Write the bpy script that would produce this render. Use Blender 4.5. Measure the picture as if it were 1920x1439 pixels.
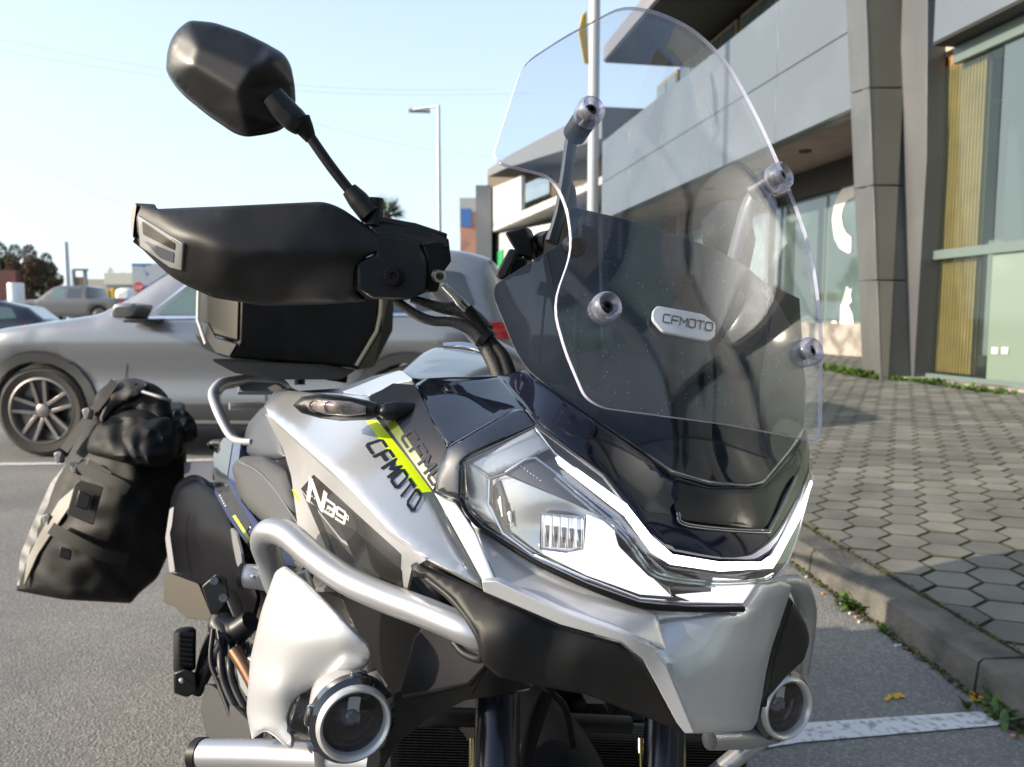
import bpy, bmesh, math, random
import numpy as np
from mathutils import Vector, Matrix
from mathutils.geometry import delaunay_2d_cdt
random.seed(7)
SC = bpy.context.scene
for o in list(bpy.data.objects): bpy.data.objects.remove(o)
COL = SC.collection
# ------------------------------------------------------------------ camera, sky, sun
CH = 1.07                                   # camera height in metres
F0 = 1400.0; CX, CY, HZ = 960.0, 719.5, 595.0
PITCH = math.atan((CY - HZ) / F0)
cd = bpy.data.cameras.new('camera'); cam = bpy.data.objects.new('camera', cd); COL.objects.link(cam)
cam.location = (0, 0, CH); cam.rotation_euler = (math.pi / 2 - PITCH, 0, 0)
cd.sensor_width = 36; cd.lens = 36 * F0 / 1920; cd.clip_start = .02; cd.clip_end = 2000
cd.dof.use_dof = True; cd.dof.focus_distance = .74; cd.dof.aperture_fstop = 9.0
SC.camera = cam
SUN_EL, SUN_BACK = math.radians(21), math.radians(9)
sd = Vector((-math.cos(SUN_BACK) * math.cos(SUN_EL), -math.sin(SUN_BACK) * math.cos(SUN_EL), math.sin(SUN_EL)))
W = bpy.data.worlds.new('World'); SC.world = W; W.use_nodes = True
nt = W.node_tree; bg = nt.nodes['Background']
sky = nt.nodes.new('ShaderNodeTexSky'); sky.sky_type = 'NISHITA'; sky.sun_disc = False
sky.sun_elevation = SUN_EL; sky.sun_rotation = math.atan2(sd.x, sd.y); sky.dust_density = 2.5; sky.ozone_density = 2.0; sky.air_density = .8
# thin bright veil of haze, strongest near the horizon
wt = nt.nodes.new('ShaderNodeTexCoord'); wsx = nt.nodes.new('ShaderNodeSeparateXYZ'); nt.links.new(wt.outputs['Generated'], wsx.inputs[0])
wmr = nt.nodes.new('ShaderNodeMapRange'); nt.links.new(wsx.outputs['Z'], wmr.inputs[0]); wmr.inputs['From Min'].default_value = 0; wmr.inputs['From Max'].default_value = .75; wmr.inputs['To Min'].default_value = .85; wmr.inputs['To Max'].default_value = .18
wmx = nt.nodes.new('ShaderNodeMix'); wmx.data_type = 'RGBA'; nt.links.new(wmr.outputs[0], wmx.inputs[0]); nt.links.new(sky.outputs[0], wmx.inputs[6]); wmx.inputs[7].default_value = (2.85, 3.4, 3.6, 1)
nt.links.new(wmx.outputs[2], bg.inputs[0]); bg.inputs[1].default_value = .15
sl = bpy.data.lights.new('sun', 'SUN'); sl.energy = 3.2; sl.angle = math.radians(.5); sl.color = (1, .86, .68)
so = bpy.data.objects.new('sun', sl); COL.objects.link(so); so.rotation_euler = (-sd).to_track_quat('-Z', 'Y').to_euler()
SC.view_settings.view_transform = 'Standard'; SC.view_settings.look = 'None'
SC.view_settings.exposure = 1.22; SC.view_settings.gamma = 1; SC.view_settings.use_curve_mapping = False

# ------------------------------------------------------------------ geometry of the view: photo pixel + distance -> place
Rr = Vector((1, 0, 0)); Ff = Vector((0, math.cos(PITCH), -math.sin(PITCH))); Uu = Vector((0, math.sin(PITCH), math.cos(PITCH)))
C0 = Vector((0, 0, CH))
def ray(x, y): return Ff + Rr * ((x - CX) / F0) + Uu * ((CY - y) / F0)
def P(x, y, t): return C0 + ray(x, y) * t
def G(x, y, z=0.0):
    r = ray(x, y); return C0 + r * ((z - CH) / r.z)
PSI, LAM = math.radians(27), math.radians(10.5)      # the motorcycle's heading and its lean on the stand
Bn = Vector((math.cos(PSI) * math.cos(LAM), math.sin(PSI) * math.cos(LAM), -math.sin(LAM)))
Bb = Vector((-math.sin(PSI), math.cos(PSI), 0)); Bu = Bn.cross(Bb)
BD = .505
def B(a, b, c): return C0 + Bn * (BD + a) + Bb * b + Bu * c       # lateral, back, up in the motorcycle's own frame
def proj(p):
    d = p - C0; t = d.dot(Ff); return (CX + F0 * d.dot(Rr) / t, CY - F0 * d.dot(Uu) / t, t)
def PB(a, b, c): return proj(B(a, b, c))
def ta(x, y, a): return (BD + a) / Bn.dot(ray(x, y))

# ------------------------------------------------------------------ materials
MATS = {}
def mat(name, col=(.5, .5, .5), rough=.5, metal=0, bump=0, bscale=200, var=0, vscale=5, coat=0, spec=.5, emit=None, col2=None, mask=(.45, .6), aniso=0, rvar=0):
    m = bpy.data.materials.new(name); m.use_nodes = True; n = m.node_tree.nodes; l = m.node_tree.links
    b = n['Principled BSDF']; b.inputs['Base Color'].default_value = (*col, 1); b.inputs['Roughness'].default_value = rough
    b.inputs['Metallic'].default_value = metal; b.inputs['Specular IOR Level'].default_value = spec
    if coat: b.inputs['Coat Weight'].default_value = coat; b.inputs['Coat Roughness'].default_value = .03
    tc = n.new('ShaderNodeTexCoord')
    if var or col2:
        t = n.new('ShaderNodeTexNoise'); t.inputs['Scale'].default_value = vscale; t.inputs['Detail'].default_value = 6
        l.new(tc.outputs['Object'], t.inputs[0])
        r = n.new('ShaderNodeValToRGB'); l.new(t.outputs[0], r.inputs[0])
        c2 = col2 or tuple(c * (1 - var) for c in col)
        r.color_ramp.elements[0].position = mask[0]; r.color_ramp.elements[1].position = mask[1]
        r.color_ramp.elements[0].color = (*c2, 1); r.color_ramp.elements[1].color = (*col, 1)
        l.new(r.outputs[0], b.inputs['Base Color'])
    if rvar:
        t = n.new('ShaderNodeTexNoise'); t.inputs['Scale'].default_value = 9; t.inputs['Detail'].default_value = 5
        l.new(tc.outputs['Object'], t.inputs[0]); mr = n.new('ShaderNodeMapRange'); l.new(t.outputs[0], mr.inputs[0])
        mr.inputs['From Min'].default_value = .3; mr.inputs['From Max'].default_value = .7
        mr.inputs['To Min'].default_value = max(0, rough - rvar); mr.inputs['To Max'].default_value = rough + rvar
        l.new(mr.outputs[0], b.inputs['Roughness'])
    if bump:
        t = n.new('ShaderNodeTexNoise'); t.inputs['Scale'].default_value = bscale; t.inputs['Detail'].default_value = 3
        l.new(tc.outputs['Object'], t.inputs[0]); bp = n.new('ShaderNodeBump'); bp.inputs['Strength'].default_value = bump
        bp.inputs['Distance'].default_value = .5 / bscale; l.new(t.outputs[0], bp.inputs['Height']); l.new(bp.outputs[0], b.inputs['Normal'])
    if emit: b.inputs['Emission Color'].default_value = (*emit[0], 1); b.inputs['Emission Strength'].default_value = emit[1]
    MATS[name] = m; return m
def clear(name, tint=(1, 1, 1), refl=1.0, rough=.0, ior=1.49, diff=0, dcol=(.8, .8, .9), smudge=0):
    m = bpy.data.materials.new(name); m.use_nodes = True; n = m.node_tree.nodes; l = m.node_tree.links
    for x in list(n): n.remove(x)
    out = n.new('ShaderNodeOutputMaterial'); tr = n.new('ShaderNodeBsdfTransparent'); tr.inputs[0].default_value = (*tint, 1)
    gl = n.new('ShaderNodeBsdfGlossy'); gl.inputs['Roughness'].default_value = rough
    fr = n.new('ShaderNodeFresnel'); gm = n.new('ShaderNodeNewGeometry'); mi = n.new('ShaderNodeMix'); l.new(gm.outputs['Backfacing'], mi.inputs[0])
    mi.inputs[2].default_value = ior; mi.inputs[3].default_value = 1 / ior; l.new(mi.outputs[0], fr.inputs[0])      # same reflectance from both sides of a thin wall
    mu = n.new('ShaderNodeMath'); mu.operation = 'MULTIPLY'; mu.inputs[1].default_value = refl; l.new(fr.outputs[0], mu.inputs[0])
    mx = n.new('ShaderNodeMixShader'); l.new(mu.outputs[0], mx.inputs[0]); l.new(tr.outputs[0], mx.inputs[1]); l.new(gl.outputs[0], mx.inputs[2])
    last = mx
    if diff:
        df = n.new('ShaderNodeBsdfDiffuse'); df.inputs[0].default_value = (*dcol, 1)
        m2 = n.new('ShaderNodeMixShader'); m2.inputs[0].default_value = diff; l.new(mx.outputs[0], m2.inputs[1]); l.new(df.outputs[0], m2.inputs[2]); last = m2
        if smudge:
            tc = n.new('ShaderNodeTexCoord'); t = n.new('ShaderNodeTexNoise'); t.inputs['Scale'].default_value = smudge; t.inputs['Detail'].default_value = 8
            l.new(tc.outputs['Object'], t.inputs[0]); r = n.new('ShaderNodeValToRGB'); l.new(t.outputs[0], r.inputs[0])
            r.color_ramp.elements[0].position = .62; r.color_ramp.elements[1].position = .8
            r.color_ramp.elements[0].color = (diff * .25,) * 3 + (1,); r.color_ramp.elements[1].color = (diff * 2.5,) * 3 + (1,)
            t3 = n.new('ShaderNodeTexVoronoi'); t3.inputs['Scale'].default_value = 260; l.new(tc.outputs['Object'], t3.inputs[0])      # dried specks of dust
            lt = n.new('ShaderNodeMath'); lt.operation = 'LESS_THAN'; lt.inputs[1].default_value = .10; l.new(t3.outputs['Distance'], lt.inputs[0])
            s3 = n.new('ShaderNodeSeparateColor'); l.new(t3.outputs['Color'], s3.inputs[0]); g3 = n.new('ShaderNodeMath'); g3.operation = 'GREATER_THAN'; g3.inputs[1].default_value = .82; l.new(s3.outputs[0], g3.inputs[0])
            k3 = n.new('ShaderNodeMath'); k3.operation = 'MULTIPLY'; l.new(lt.outputs[0], k3.inputs[0]); l.new(g3.outputs[0], k3.inputs[1])
            q3 = n.new('ShaderNodeMath'); q3.operation = 'MULTIPLY_ADD'; l.new(k3.outputs[0], q3.inputs[0]); q3.inputs[1].default_value = .5; l.new(r.outputs[0], q3.inputs[2])
            l.new(q3.outputs[0], m2.inputs[0])
    l.new(last.outputs[0], out.inputs[0]); MATS[name] = m; return m

silver = mat('silver_paint', (.60, .62, .65), .30, .55, coat=.55, rvar=.03, var=.10, vscale=1800)
silver_d = mat('silver_satin', (.56, .56, .565), .36, .5, coat=.3, rvar=.05)
whitesil = mat('cowl_paint', (.44, .45, .465), .40, .4, coat=.4, bump=.03, bscale=500)
alu = mat('bar_aluminium_paint', (.38, .39, .41), .38, .7, bump=.12, bscale=1400, rvar=.06)
gloss = mat('gloss_black', (.006, .007, .012), .03, coat=1, spec=.8, bump=.004, bscale=12)
gnavy = mat('gloss_navy_black', (.006, .007, .016), .08, coat=.25, spec=.35, bump=.003, bscale=15)
matte = mat('matte_black_plastic', (.011, .011, .0115), .5, spec=.28, bump=.25, bscale=1800, var=.3, vscale=20, rvar=.06)
matte2 = mat('satin_black_plastic', (.006, .006, .007), .42, spec=.28, bump=.1, bscale=1500, rvar=.06)
matte3 = mat('satin_black_mirror', (.007, .007, .008), .36, spec=.35, bump=.06, bscale=1500, rvar=.05)
rubber = mat('rubber', (.008, .008, .009), .6, spec=.15, bump=.3, bscale=400)
dark = mat('dark_mechanics', (.006, .006, .007), .45, bump=.3, bscale=120)
grey = mat('grey_plastic', (.011, .012, .015), .42, spec=.35, bump=.15, bscale=1200)
greyb = mat('bluegrey_plastic', (.05, .057, .072), .42, bump=.1, bscale=900)
ventg = mat('vent_grey', (.20, .205, .21), .45, bump=.1, bscale=1200)
bronze = mat('bronze_box', (.028, .024, .016), .45, .5, bump=.1, bscale=500)
chrome = mat('chrome', (.75, .75, .76), .08, 1)
steel = mat('bolt_steel', (.45, .45, .46), .25, 1, bump=.05, bscale=600)
forkm = mat('fork_tube', (.028, .030, .038), .2, .7)
forkg = mat('fork_gold', (.35, .27, .12), .25, 1)
refl = mat('lamp_reflector', (.5, .49, .47), .2, 1, rvar=.06)
reflw = mat('lamp_reflector_lit', (.55, .55, .57), .28, .6, bump=.35, bscale=220, emit=((1, .98, 1), .6))
housing = mat('lamp_housing', (.42, .44, .45), .22, .6)
drl = mat('daytime_led', (1, 1, 1), .4, emit=((1, .97, 1), 2.6))
led = mat('led_cell', (.9, .9, 1), .1, .0, emit=((.95, .97, 1), .25), bump=.5, bscale=300)
amber = mat('amber_cell', (.75, .25, .08), .3, emit=None)
yel = mat('yellow_green_decal', (.60, .78, .01), .35, coat=.5)
decg = mat('grey_decal', (.014, .019, .030), .55, spec=.15)
decw = mat('white_decal', (.75, .75, .75), .35, coat=.4)
deck = mat('brown_grey_decal', (.05, .047, .043), .2, coat=.8)
deck2 = mat('dark_decal', (.022, .021, .020), .2, coat=.8)
decm = mat('mid_grey_decal', (.16, .155, .15), .22, .4, coat=.8)
blk = mat('letter_black', (.01, .01, .01), .4)
dgloss = mat('dark_gloss_recess', (.004, .004, .007), .22, spec=.25)
plate = mat('badge_aluminium', (.68, .70, .72), .35, .3, bump=.04, bscale=900)
blue = mat('blue_tail_paint', (.008, .018, .09), .18, coat=.8)
seatm = mat('seat_vinyl', (.042, .042, .043), .55, bump=.35, bscale=700)
stitch = mat('stitch_grey', (.16, .16, .17), .7)
fabric = mat('bag_fabric', (.006, .006, .006), .62, spec=.22, bump=.5, bscale=600, var=.4, vscale=15, rvar=.1)
fabric2 = mat('bag_fabric_worn', (.020, .018, .015), .66, bump=.5, bscale=600, var=.4, vscale=12)
webbing = mat('webbing', (.014, .014, .013), .7, spec=.2, bump=.6, bscale=900)
greyflap = mat('grey_flap', (.10, .105, .115), .55, bump=.2, bscale=400, var=.2, vscale=8)
reflect = mat('reflective_tape', (.13, .12, .10), .5)
sleeve = mat('braided_sleeve', (.05, .045, .038), .5, bump=1, bscale=900, var=.8, vscale=500)
glassc = clear('clear_screen', (.955, .965, .985), 1.25, .004, 1.49, .018, (.75, .8, .95), smudge=14)
glasse = clear('screen_edge', (.7, .7, .85), 2.0, .08, 1.5, .5, (.78, .78, .95))
smoke = clear('smoked_screen', (.15, .18, .225), .95, .006, 1.5, .01, (.5, .6, .7))
smokee = clear('smoked_edge', (.3, .33, .4), 2.0, .05, 1.5, .3, (.55, .6, .65))
lensm = clear('headlamp_lens', (.95, .955, .97), 1.1, .003, 1.5, .01)
lense = clear('lens_edge', (.5, .5, .55), 1.5, .05, 1.5, .35, (.5, .5, .55))
auxlens = clear('fog_lamp_lens', (.78, .80, .84), 1.2, .003, 1.5, .012)
knobm = clear('clear_knob', (.80, .81, .90), 3.0, .03, 1.5, .10, (.85, .85, .95))
carp = mat('car_grey_paint', (.235, .24, .255), .26, .5, coat=1)
carclad = mat('car_cladding', (.045, .045, .045), .6, bump=.1, bscale=200)
flankm = mat('flank_gloss', (.014, .017, .024), .16, spec=.25)
tyre = mat('tyre_rubber', (.035, .031, .027), .8, bump=.3, bscale=60)
rimm = mat('alloy_bright', (.26, .235, .215), .35, .7)
rimd = mat('alloy_dark', (.03, .03, .035), .4, .4)
cglass = mat('car_glass', (.02, .03, .035), .04, coat=1, spec=.8)
cglass2 = mat('car_glass_green', (.10, .16, .15), .05, coat=1)
redl = mat('red_lamp', (.45, .01, .015), .15, coat=1)
# setting
def asphalt_mat():
    m = mat('asphalt', (.1, .1, .1), .85); n = m.node_tree.nodes; l = m.node_tree.links; b = n['Principled BSDF']
    tc = n.new('ShaderNodeTexCoord')
    def noise(s, d=4):
        t = n.new('ShaderNodeTexNoise'); t.inputs['Scale'].default_value = s; t.inputs['Detail'].default_value = d; l.new(tc.outputs['Object'], t.inputs[0]); return t
    a = noise(110, 3); c = noise(1.3, 5); v = n.new('ShaderNodeTexVoronoi'); v.inputs['Scale'].default_value = 140; l.new(tc.outputs['Object'], v.inputs[0])
    r = n.new('ShaderNodeValToRGB'); l.new(v.outputs['Color'], r.inputs[0])
    e = r.color_ramp.elements; e[0].position = .1; e[0].color = (.125, .122, .116, 1); e[1].position = .95; e[1].color = (.235, .23, .22, 1)
    x = r.color_ramp.elements.new(.6); x.color = (.165, .162, .156, 1)
    mx = n.new('ShaderNodeMix'); mx.data_type = 'RGBA'; mx.blend_type = 'MULTIPLY'; mx.inputs[0].default_value = 1; l.new(r.outputs[0], mx.inputs[6])
    r2 = n.new('ShaderNodeValToRGB'); l.new(c.outputs[0], r2.inputs[0]); r2.color_ramp.elements[0].position = .3; r2.color_ramp.elements[1].position = .7
    r2.color_ramp.elements[0].color = (.80, .80, .80, 1); r2.color_ramp.elements[1].color = (1.32, 1.29, 1.24, 1); l.new(r2.outputs[0], mx.inputs[7])
    # orange rust stains
    s1 = noise(1.7, 3); r3 = n.new('ShaderNodeValToRGB'); l.new(s1.outputs[0], r3.inputs[0]); r3.color_ramp.elements[0].position = .70; r3.color_ramp.elements[1].position = .78
    r3.color_ramp.elements[0].color = (0, 0, 0, 1); r3.color_ramp.elements[1].color = (.5, .5, .5, 1)
    m3 = n.new('ShaderNodeMix'); m3.data_type = 'RGBA'; l.new(r3.outputs[0], m3.inputs[0]); l.new(mx.outputs[2], m3.inputs[6]); m3.inputs[7].default_value = (.2, .1, .05, 1)
    l.new(m3.outputs[2], b.inputs['Base Color'])
    bp = n.new('ShaderNodeBump'); bp.inputs['Strength'].default_value = .5; bp.inputs['Distance'].default_value = .004
    ad = n.new('ShaderNodeMath'); ad.operation = 'ADD'; l.new(a.outputs[0], ad.inputs[0]); l.new(v.outputs['Distance'], ad.inputs[1])
    l.new(ad.outputs[0], bp.inputs['Height']); l.new(bp.outputs[0], b.inputs['Normal']); return m
asph = asphalt_mat()
def paver_mat():
    m = mat('concrete_paver', (.2, .2, .19), .85); n = m.node_tree.nodes; l = m.node_tree.links; b = n['Principled BSDF']
    g = n.new('ShaderNodeNewGeometry'); oi = n.new('ShaderNodeObjectInfo'); ad = n.new('ShaderNodeMath'); ad.operation = 'ADD'
    l.new(g.outputs['Random Per Island'], ad.inputs[0]); l.new(oi.outputs['Random'], ad.inputs[1])
    fr = n.new('ShaderNodeMath'); fr.operation = 'FRACT'; l.new(ad.outputs[0], fr.inputs[0])
    r = n.new('ShaderNodeValToRGB'); l.new(fr.outputs[0], r.inputs[0]); r.color_ramp.elements[0].color = (.112, .114, .108, 1); r.color_ramp.elements[1].color = (.185, .182, .168, 1)
    t = n.new('ShaderNodeTexNoise'); t.inputs['Scale'].default_value = 3; t.inputs['Detail'].default_value = 9; l.new(g.outputs['Position'], t.inputs[0])
    r2 = n.new('ShaderNodeValToRGB'); l.new(t.outputs[0], r2.inputs[0]); r2.color_ramp.elements[0].position = .3; r2.color_ramp.elements[1].position = .7
    r2.color_ramp.elements[0].color = (.62, .62, .60, 1); r2.color_ramp.elements[1].color = (1.12, 1.1, 1.05, 1)
    mx = n.new('ShaderNodeMix'); mx.data_type = 'RGBA'; mx.blend_type = 'MULTIPLY'; mx.inputs[0].default_value = 1; l.new(r.outputs[0], mx.inputs[6]); l.new(r2.outputs[0], mx.inputs[7])
    l.new(mx.outputs[2], b.inputs['Base Color'])
    t2 = n.new('ShaderNodeTexNoise'); t2.inputs['Scale'].default_value = 160; l.new(g.outputs['Position'], t2.inputs[0])
    bp = n.new('ShaderNodeBump'); bp.inputs['Strength'].default_value = .35; bp.inputs['Distance'].default_value = .004; l.new(t2.outputs[0], bp.inputs['Height']); l.new(bp.outputs[0], b.inputs['Normal'])
    return m
paver = paver_mat()
joint = mat('mossy_joint', (.035, .042, .012), .95, col2=(.022, .02, .017), vscale=6, mask=(.45, .55), bump=.6, bscale=80)
kerbm = mat('kerb_concrete', (.135, .128, .11), .88, col2=(.062, .06, .056), vscale=7, mask=(.35, .62), bump=.8, bscale=60)
roadpaint = mat('road_paint', (.62, .63, .64), .75, col2=(.30, .30, .30), vscale=45, mask=(.36, .50), bump=.6, bscale=110)
yelpaint = mat('yellow_road_paint', (.62, .36, .02), .75, col2=(.3, .2, .05), vscale=60, mask=(.3, .5))
leafm = mat('weed_leaf', (.075, .14, .018), .5, col2=(.04, .075, .012), vscale=30)
moss = mat('moss', (.08, .11, .02), .9, col2=(.07, .055, .02), vscale=14)
litter = mat('pale_litter', (.6, .6, .58), .7)
facp = mat('composite_panel', (.155, .18, .205), .34, .3, rvar=.05, var=.1, vscale=.8)
colp = mat('column_panel', (.12, .122, .118), .4, .2, rvar=.05, var=.12, vscale=1.2)
colp2 = mat('frame_panel', (.11, .115, .12), .4, .2, var=.1, vscale=1.1)
soff = mat('soffit', (.32, .25, .22), .8, var=.15, vscale=1.5)
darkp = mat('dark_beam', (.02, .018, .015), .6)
tealg = mat('shop_glass', (.10, .15, .145), .05, coat=1, spec=.9, var=.35, vscale=.7)
mintg = mat('frosted_mint_glass', (.19, .25, .20), .10, coat=.6, spec=.7, var=.12, vscale=.9)
tealf = mat('teal_frame', (.12, .16, .15), .35)
woodm = mat('wood_slat', (.46, .235, .085), .5, col2=(.33, .165, .055), vscale=3, mask=(.3, .7))
plinthm = mat('plinth_concrete', (.33, .31, .28), .85, col2=(.16, .14, .12), vscale=2.5, mask=(.38, .56), bump=.5, bscale=30)
vinylw = mat('white_vinyl', (.78, .76, .70), .5)
polem = mat('galvanised_pole', (.42, .47, .52), .5, .3)
polew = mat('white_pole', (.50, .50, .50), .5)
brick = mat('red_facade', (.45, .24, .17), .8, var=.3, vscale=.5)
paleb = mat('pale_wall', (.48, .48, .47), .8, var=.15, vscale=.4)
greyw = mat('grey_wall', (.20, .21, .23), .8, var=.2, vscale=.4)
bluep = mat('blue_panel', (.05, .16, .42), .5)
cream = mat('cream_wall', (.42, .40, .32), .8)
treeg = mat('tree_green', (.05, .085, .03), .8, col2=(.025, .045, .018), vscale=2)
treeb = mat('tree_bare_brown', (.15, .10, .055), .85, col2=(.09, .06, .035), vscale=1.5)
barkm = mat('bark', (.08, .06, .04), .9)
palmm = mat('palm_green', (.035, .07, .02), .6, var=.3, vscale=4)
redh = mat('red_wall', (.13, .04, .04), .8, var=.3, vscale=.6)

# ------------------------------------------------------------------ object helpers
def tag(o, label=None, cat=None, group=None, kind=None):
    if label: o['label'] = label
    if cat: o['category'] = cat
    if group: o['group'] = group
    if kind: o['kind'] = kind
    return o
def empty(name, loc=(0, 0, 0), parent=None):
    o = bpy.data.objects.new(name, None); COL.objects.link(o); o.location = loc; o.empty_display_size = .05
    if parent is not None: o.parent = parent
    return o
def mkobj(name, bm, mats, parent=None, sharp=35, bevel=0, seg=2, loc=None):
    bmesh.ops.recalc_face_normals(bm, faces=bm.faces)
    for f in bm.faces: f.smooth = True
    ca = math.radians(sharp)
    for e in bm.edges:
        if len(e.link_faces) == 2 and e.calc_face_angle(0) > ca: e.smooth = False
    me = bpy.data.meshes.new(name); 
    if parent is not None and parent.get('_abs') is None:
        off = wloc(parent); bmesh.ops.translate(bm, verts=bm.verts, vec=-off)
    bm.to_mesh(me); bm.free()
    if not isinstance(mats, (list, tuple)): mats = [mats]
    for m in mats: me.materials.append(m)
    o = bpy.data.objects.new(name, me); COL.objects.link(o)
    if parent is not None: o.parent = parent
    if bevel:
        md = o.modifiers.new('bevel', 'BEVEL'); md.width = bevel; md.segments = seg; md.limit_method = 'ANGLE'; md.angle_limit = math.radians(40); md.harden_normals = False
    return o
def wloc(o):
    v = Vector(o.location)
    while o.parent: o = o.parent; v += Vector(o.location)
    return v
def fillet(pts, r, n=4):
    if not r: return [tuple(p[:2]) for p in pts]
    out = []; N = len(pts)
    for i in range(N):
        p = Vector(pts[i][:2]); a = Vector(pts[i - 1][:2]) - p; b = Vector(pts[(i + 1) % N][:2]) - p
        la, lb = a.length, b.length
        if la < 1e-6 or lb < 1e-6: continue
        rr = pts[i][2] if len(pts[i]) > 2 else r
        k = min(rr, la * .45, lb * .45)
        if a.angle(b) > math.radians(176) or k == 0: out.append(tuple(p)); continue
        A = p + a / la * k; Bp = p + b / lb * k
        for j in range(n + 1):
            t = j / n; out.append(tuple((1 - t) ** 2 * A + 2 * t * (1 - t) * p + t * t * Bp))
    return out
def resample(pts, step):
    out = []
    for i in range(len(pts)):
        a = Vector(pts[i]); b = Vector(pts[(i + 1) % len(pts)]); n = max(1, int((b - a).length / step))
        for j in range(n): out.append(tuple(a + (b - a) * (j / n)))
    return out
def inside(poly, x, y):
    c = np.zeros(np.shape(x), bool); n = len(poly); j = n - 1
    for i in range(n):
        xi, yi = poly[i]; xj, yj = poly[j]
        if yi != yj:
            k = ((yi > y) != (yj > y)) & (x < (xj - xi) * (y - yi) / (yj - yi) + xi); c ^= k
        j = i
    return c
def bdist(poly, X, Y):
    d = np.full(np.shape(X), 1e9); n = len(poly)
    for i in range(n):
        ax, ay = poly[i]; bx, by = poly[(i + 1) % n]; dx, dy = bx - ax, by - ay; L = dx * dx + dy * dy + 1e-12
        t = np.clip(((X - ax) * dx + (Y - ay) * dy) / L, 0, 1); d = np.minimum(d, np.hypot(X - ax - t * dx, Y - ay - t * dy))
    return d
def tri2d(outline, holes=(), step=12):
    loops = [resample(outline, step)] + [resample(h, step) for h in holes]
    pts = []; edges = []; rg = []
    for lp in loops:
        s = len(pts); pts += lp; edges += [(s + i, s + (i + 1) % len(lp)) for i in range(len(lp))]
    xs = [p[0] for p in loops[0]]; ys = [p[1] for p in loops[0]]
    gx, gy = np.meshgrid(np.arange(min(xs), max(xs), step), np.arange(min(ys), max(ys), step))
    gx = gx + (np.arange(gx.shape[0]) % 2)[:, None] * step / 2
    gx, gy = gx.ravel(), gy.ravel()
    for q in (.22, .6):                                # rings just inside the edge keep rims even
        lp = loops[0]; n = len(lp); ar = sum(lp[i - 1][0] * lp[i][1] - lp[i][0] * lp[i - 1][1] for i in range(n)); sg = 1 if ar > 0 else -1
        for i in range(n):
            a, b = lp[i - 1], lp[(i + 1) % n]; dx, dy = b[0] - a[0], b[1] - a[1]; L = math.hypot(dx, dy) + 1e-9
            rg.append((lp[i][0] - sg * dy / L * step * q, lp[i][1] + sg * dx / L * step * q, step * q * .85))
    R_ = np.array(rg); okr = inside(loops[0], R_[:, 0], R_[:, 1]) & (bdist(loops[0], R_[:, 0], R_[:, 1]) > R_[:, 2])
    for h in loops[1:]: okr &= ~inside(h, R_[:, 0], R_[:, 1])
    pts += [tuple(q) for q in R_[okr][:, :2]]
    ok = inside(loops[0], gx, gy)
    for h in loops[1:]: ok &= ~inside(h, gx, gy)
    for lp in loops: ok &= bdist(lp, gx, gy) > step * .95
    pts += list(zip(gx[ok], gy[ok]))
    v, e, f, _, _, _ = delaunay_2d_cdt([Vector(p) for p in pts], edges, [], 0, step * 1e-3)
    V = np.array([tuple(p) for p in v]); T = np.array([t for t in f if len(t) == 3])
    cx = V[T].mean(1); ok = inside(loops[0], cx[:, 0], cx[:, 1])
    for h in loops[1:]: ok &= ~inside(h, cx[:, 0], cx[:, 1])
    return V, T[ok], loops
class TPS:
    def __init__(s, c, reg=0):
        c = np.array(c, float); s.X = c[:, :2] / 500.; w = 1 / c[:, 2]; n = len(c)
        if n < 4:
            A = np.hstack([s.X, np.ones((n, 1))]); s.w = np.zeros(n); s.a = np.linalg.lstsq(A, w, rcond=None)[0]; return
        K = s.k(s.X) + np.eye(n) * reg; Q = np.hstack([s.X, np.ones((n, 1))]); M = np.zeros((n + 3, n + 3)); M[:n, :n] = K; M[:n, n:] = Q; M[n:, :n] = Q.T
        r = np.linalg.lstsq(M, np.concatenate([w, np.zeros(3)]), rcond=None)[0]; s.w = r[:n]; s.a = r[n:]
    def k(s, Y):
        d = np.linalg.norm(Y[:, None] - s.X[None], axis=2); return np.where(d > 1e-9, d * d * np.log(d + 1e-12), 0)
    def __call__(s, x, y):
        Y = np.stack([np.atleast_1d(x), np.atleast_1d(y)], 1) / 500.
        return 1 / (s.k(Y) @ s.w + Y @ s.a[:2] + s.a[2])
class LIN:
    def __init__(s, c, edges=()):
        s.c = np.array(c, float)
        v, e, f, _, _, _ = delaunay_2d_cdt([Vector(p[:2]) for p in c], list(edges), [], 0, 1e-4)
        s.T = [t for t in f]; s.v = [tuple(p) for p in v]; s.idx = [int(np.argmin(np.hypot(s.c[:, 0] - p[0], s.c[:, 1] - p[1]))) for p in s.v]
    def __call__(s, x, y):
        x = np.atleast_1d(np.asarray(x, float)); y = np.atleast_1d(np.asarray(y, float)); best = np.full(x.shape, 1e9); w = np.zeros(x.shape)
        for t in s.T:
            (x0, y0), (x1, y1), (x2, y2) = [s.v[i] for i in t]; q = [1 / s.c[s.idx[i], 2] for i in t]
            D = (y1 - y2) * (x0 - x2) + (x2 - x1) * (y0 - y2)
            if abs(D) < 1e-6: continue
            l0 = ((y1 - y2) * (x - x2) + (x2 - x1) * (y - y2)) / D; l1 = ((y2 - y0) * (x - x2) + (x0 - x2) * (y - y2)) / D; l2 = 1 - l0 - l1
            out = -np.minimum(np.minimum(l0, l1), l2); m = out < best
            w = np.where(m, l0 * q[0] + l1 * q[1] + l2 * q[2], w); best = np.where(m, out, best)
        return 1 / w
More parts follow.
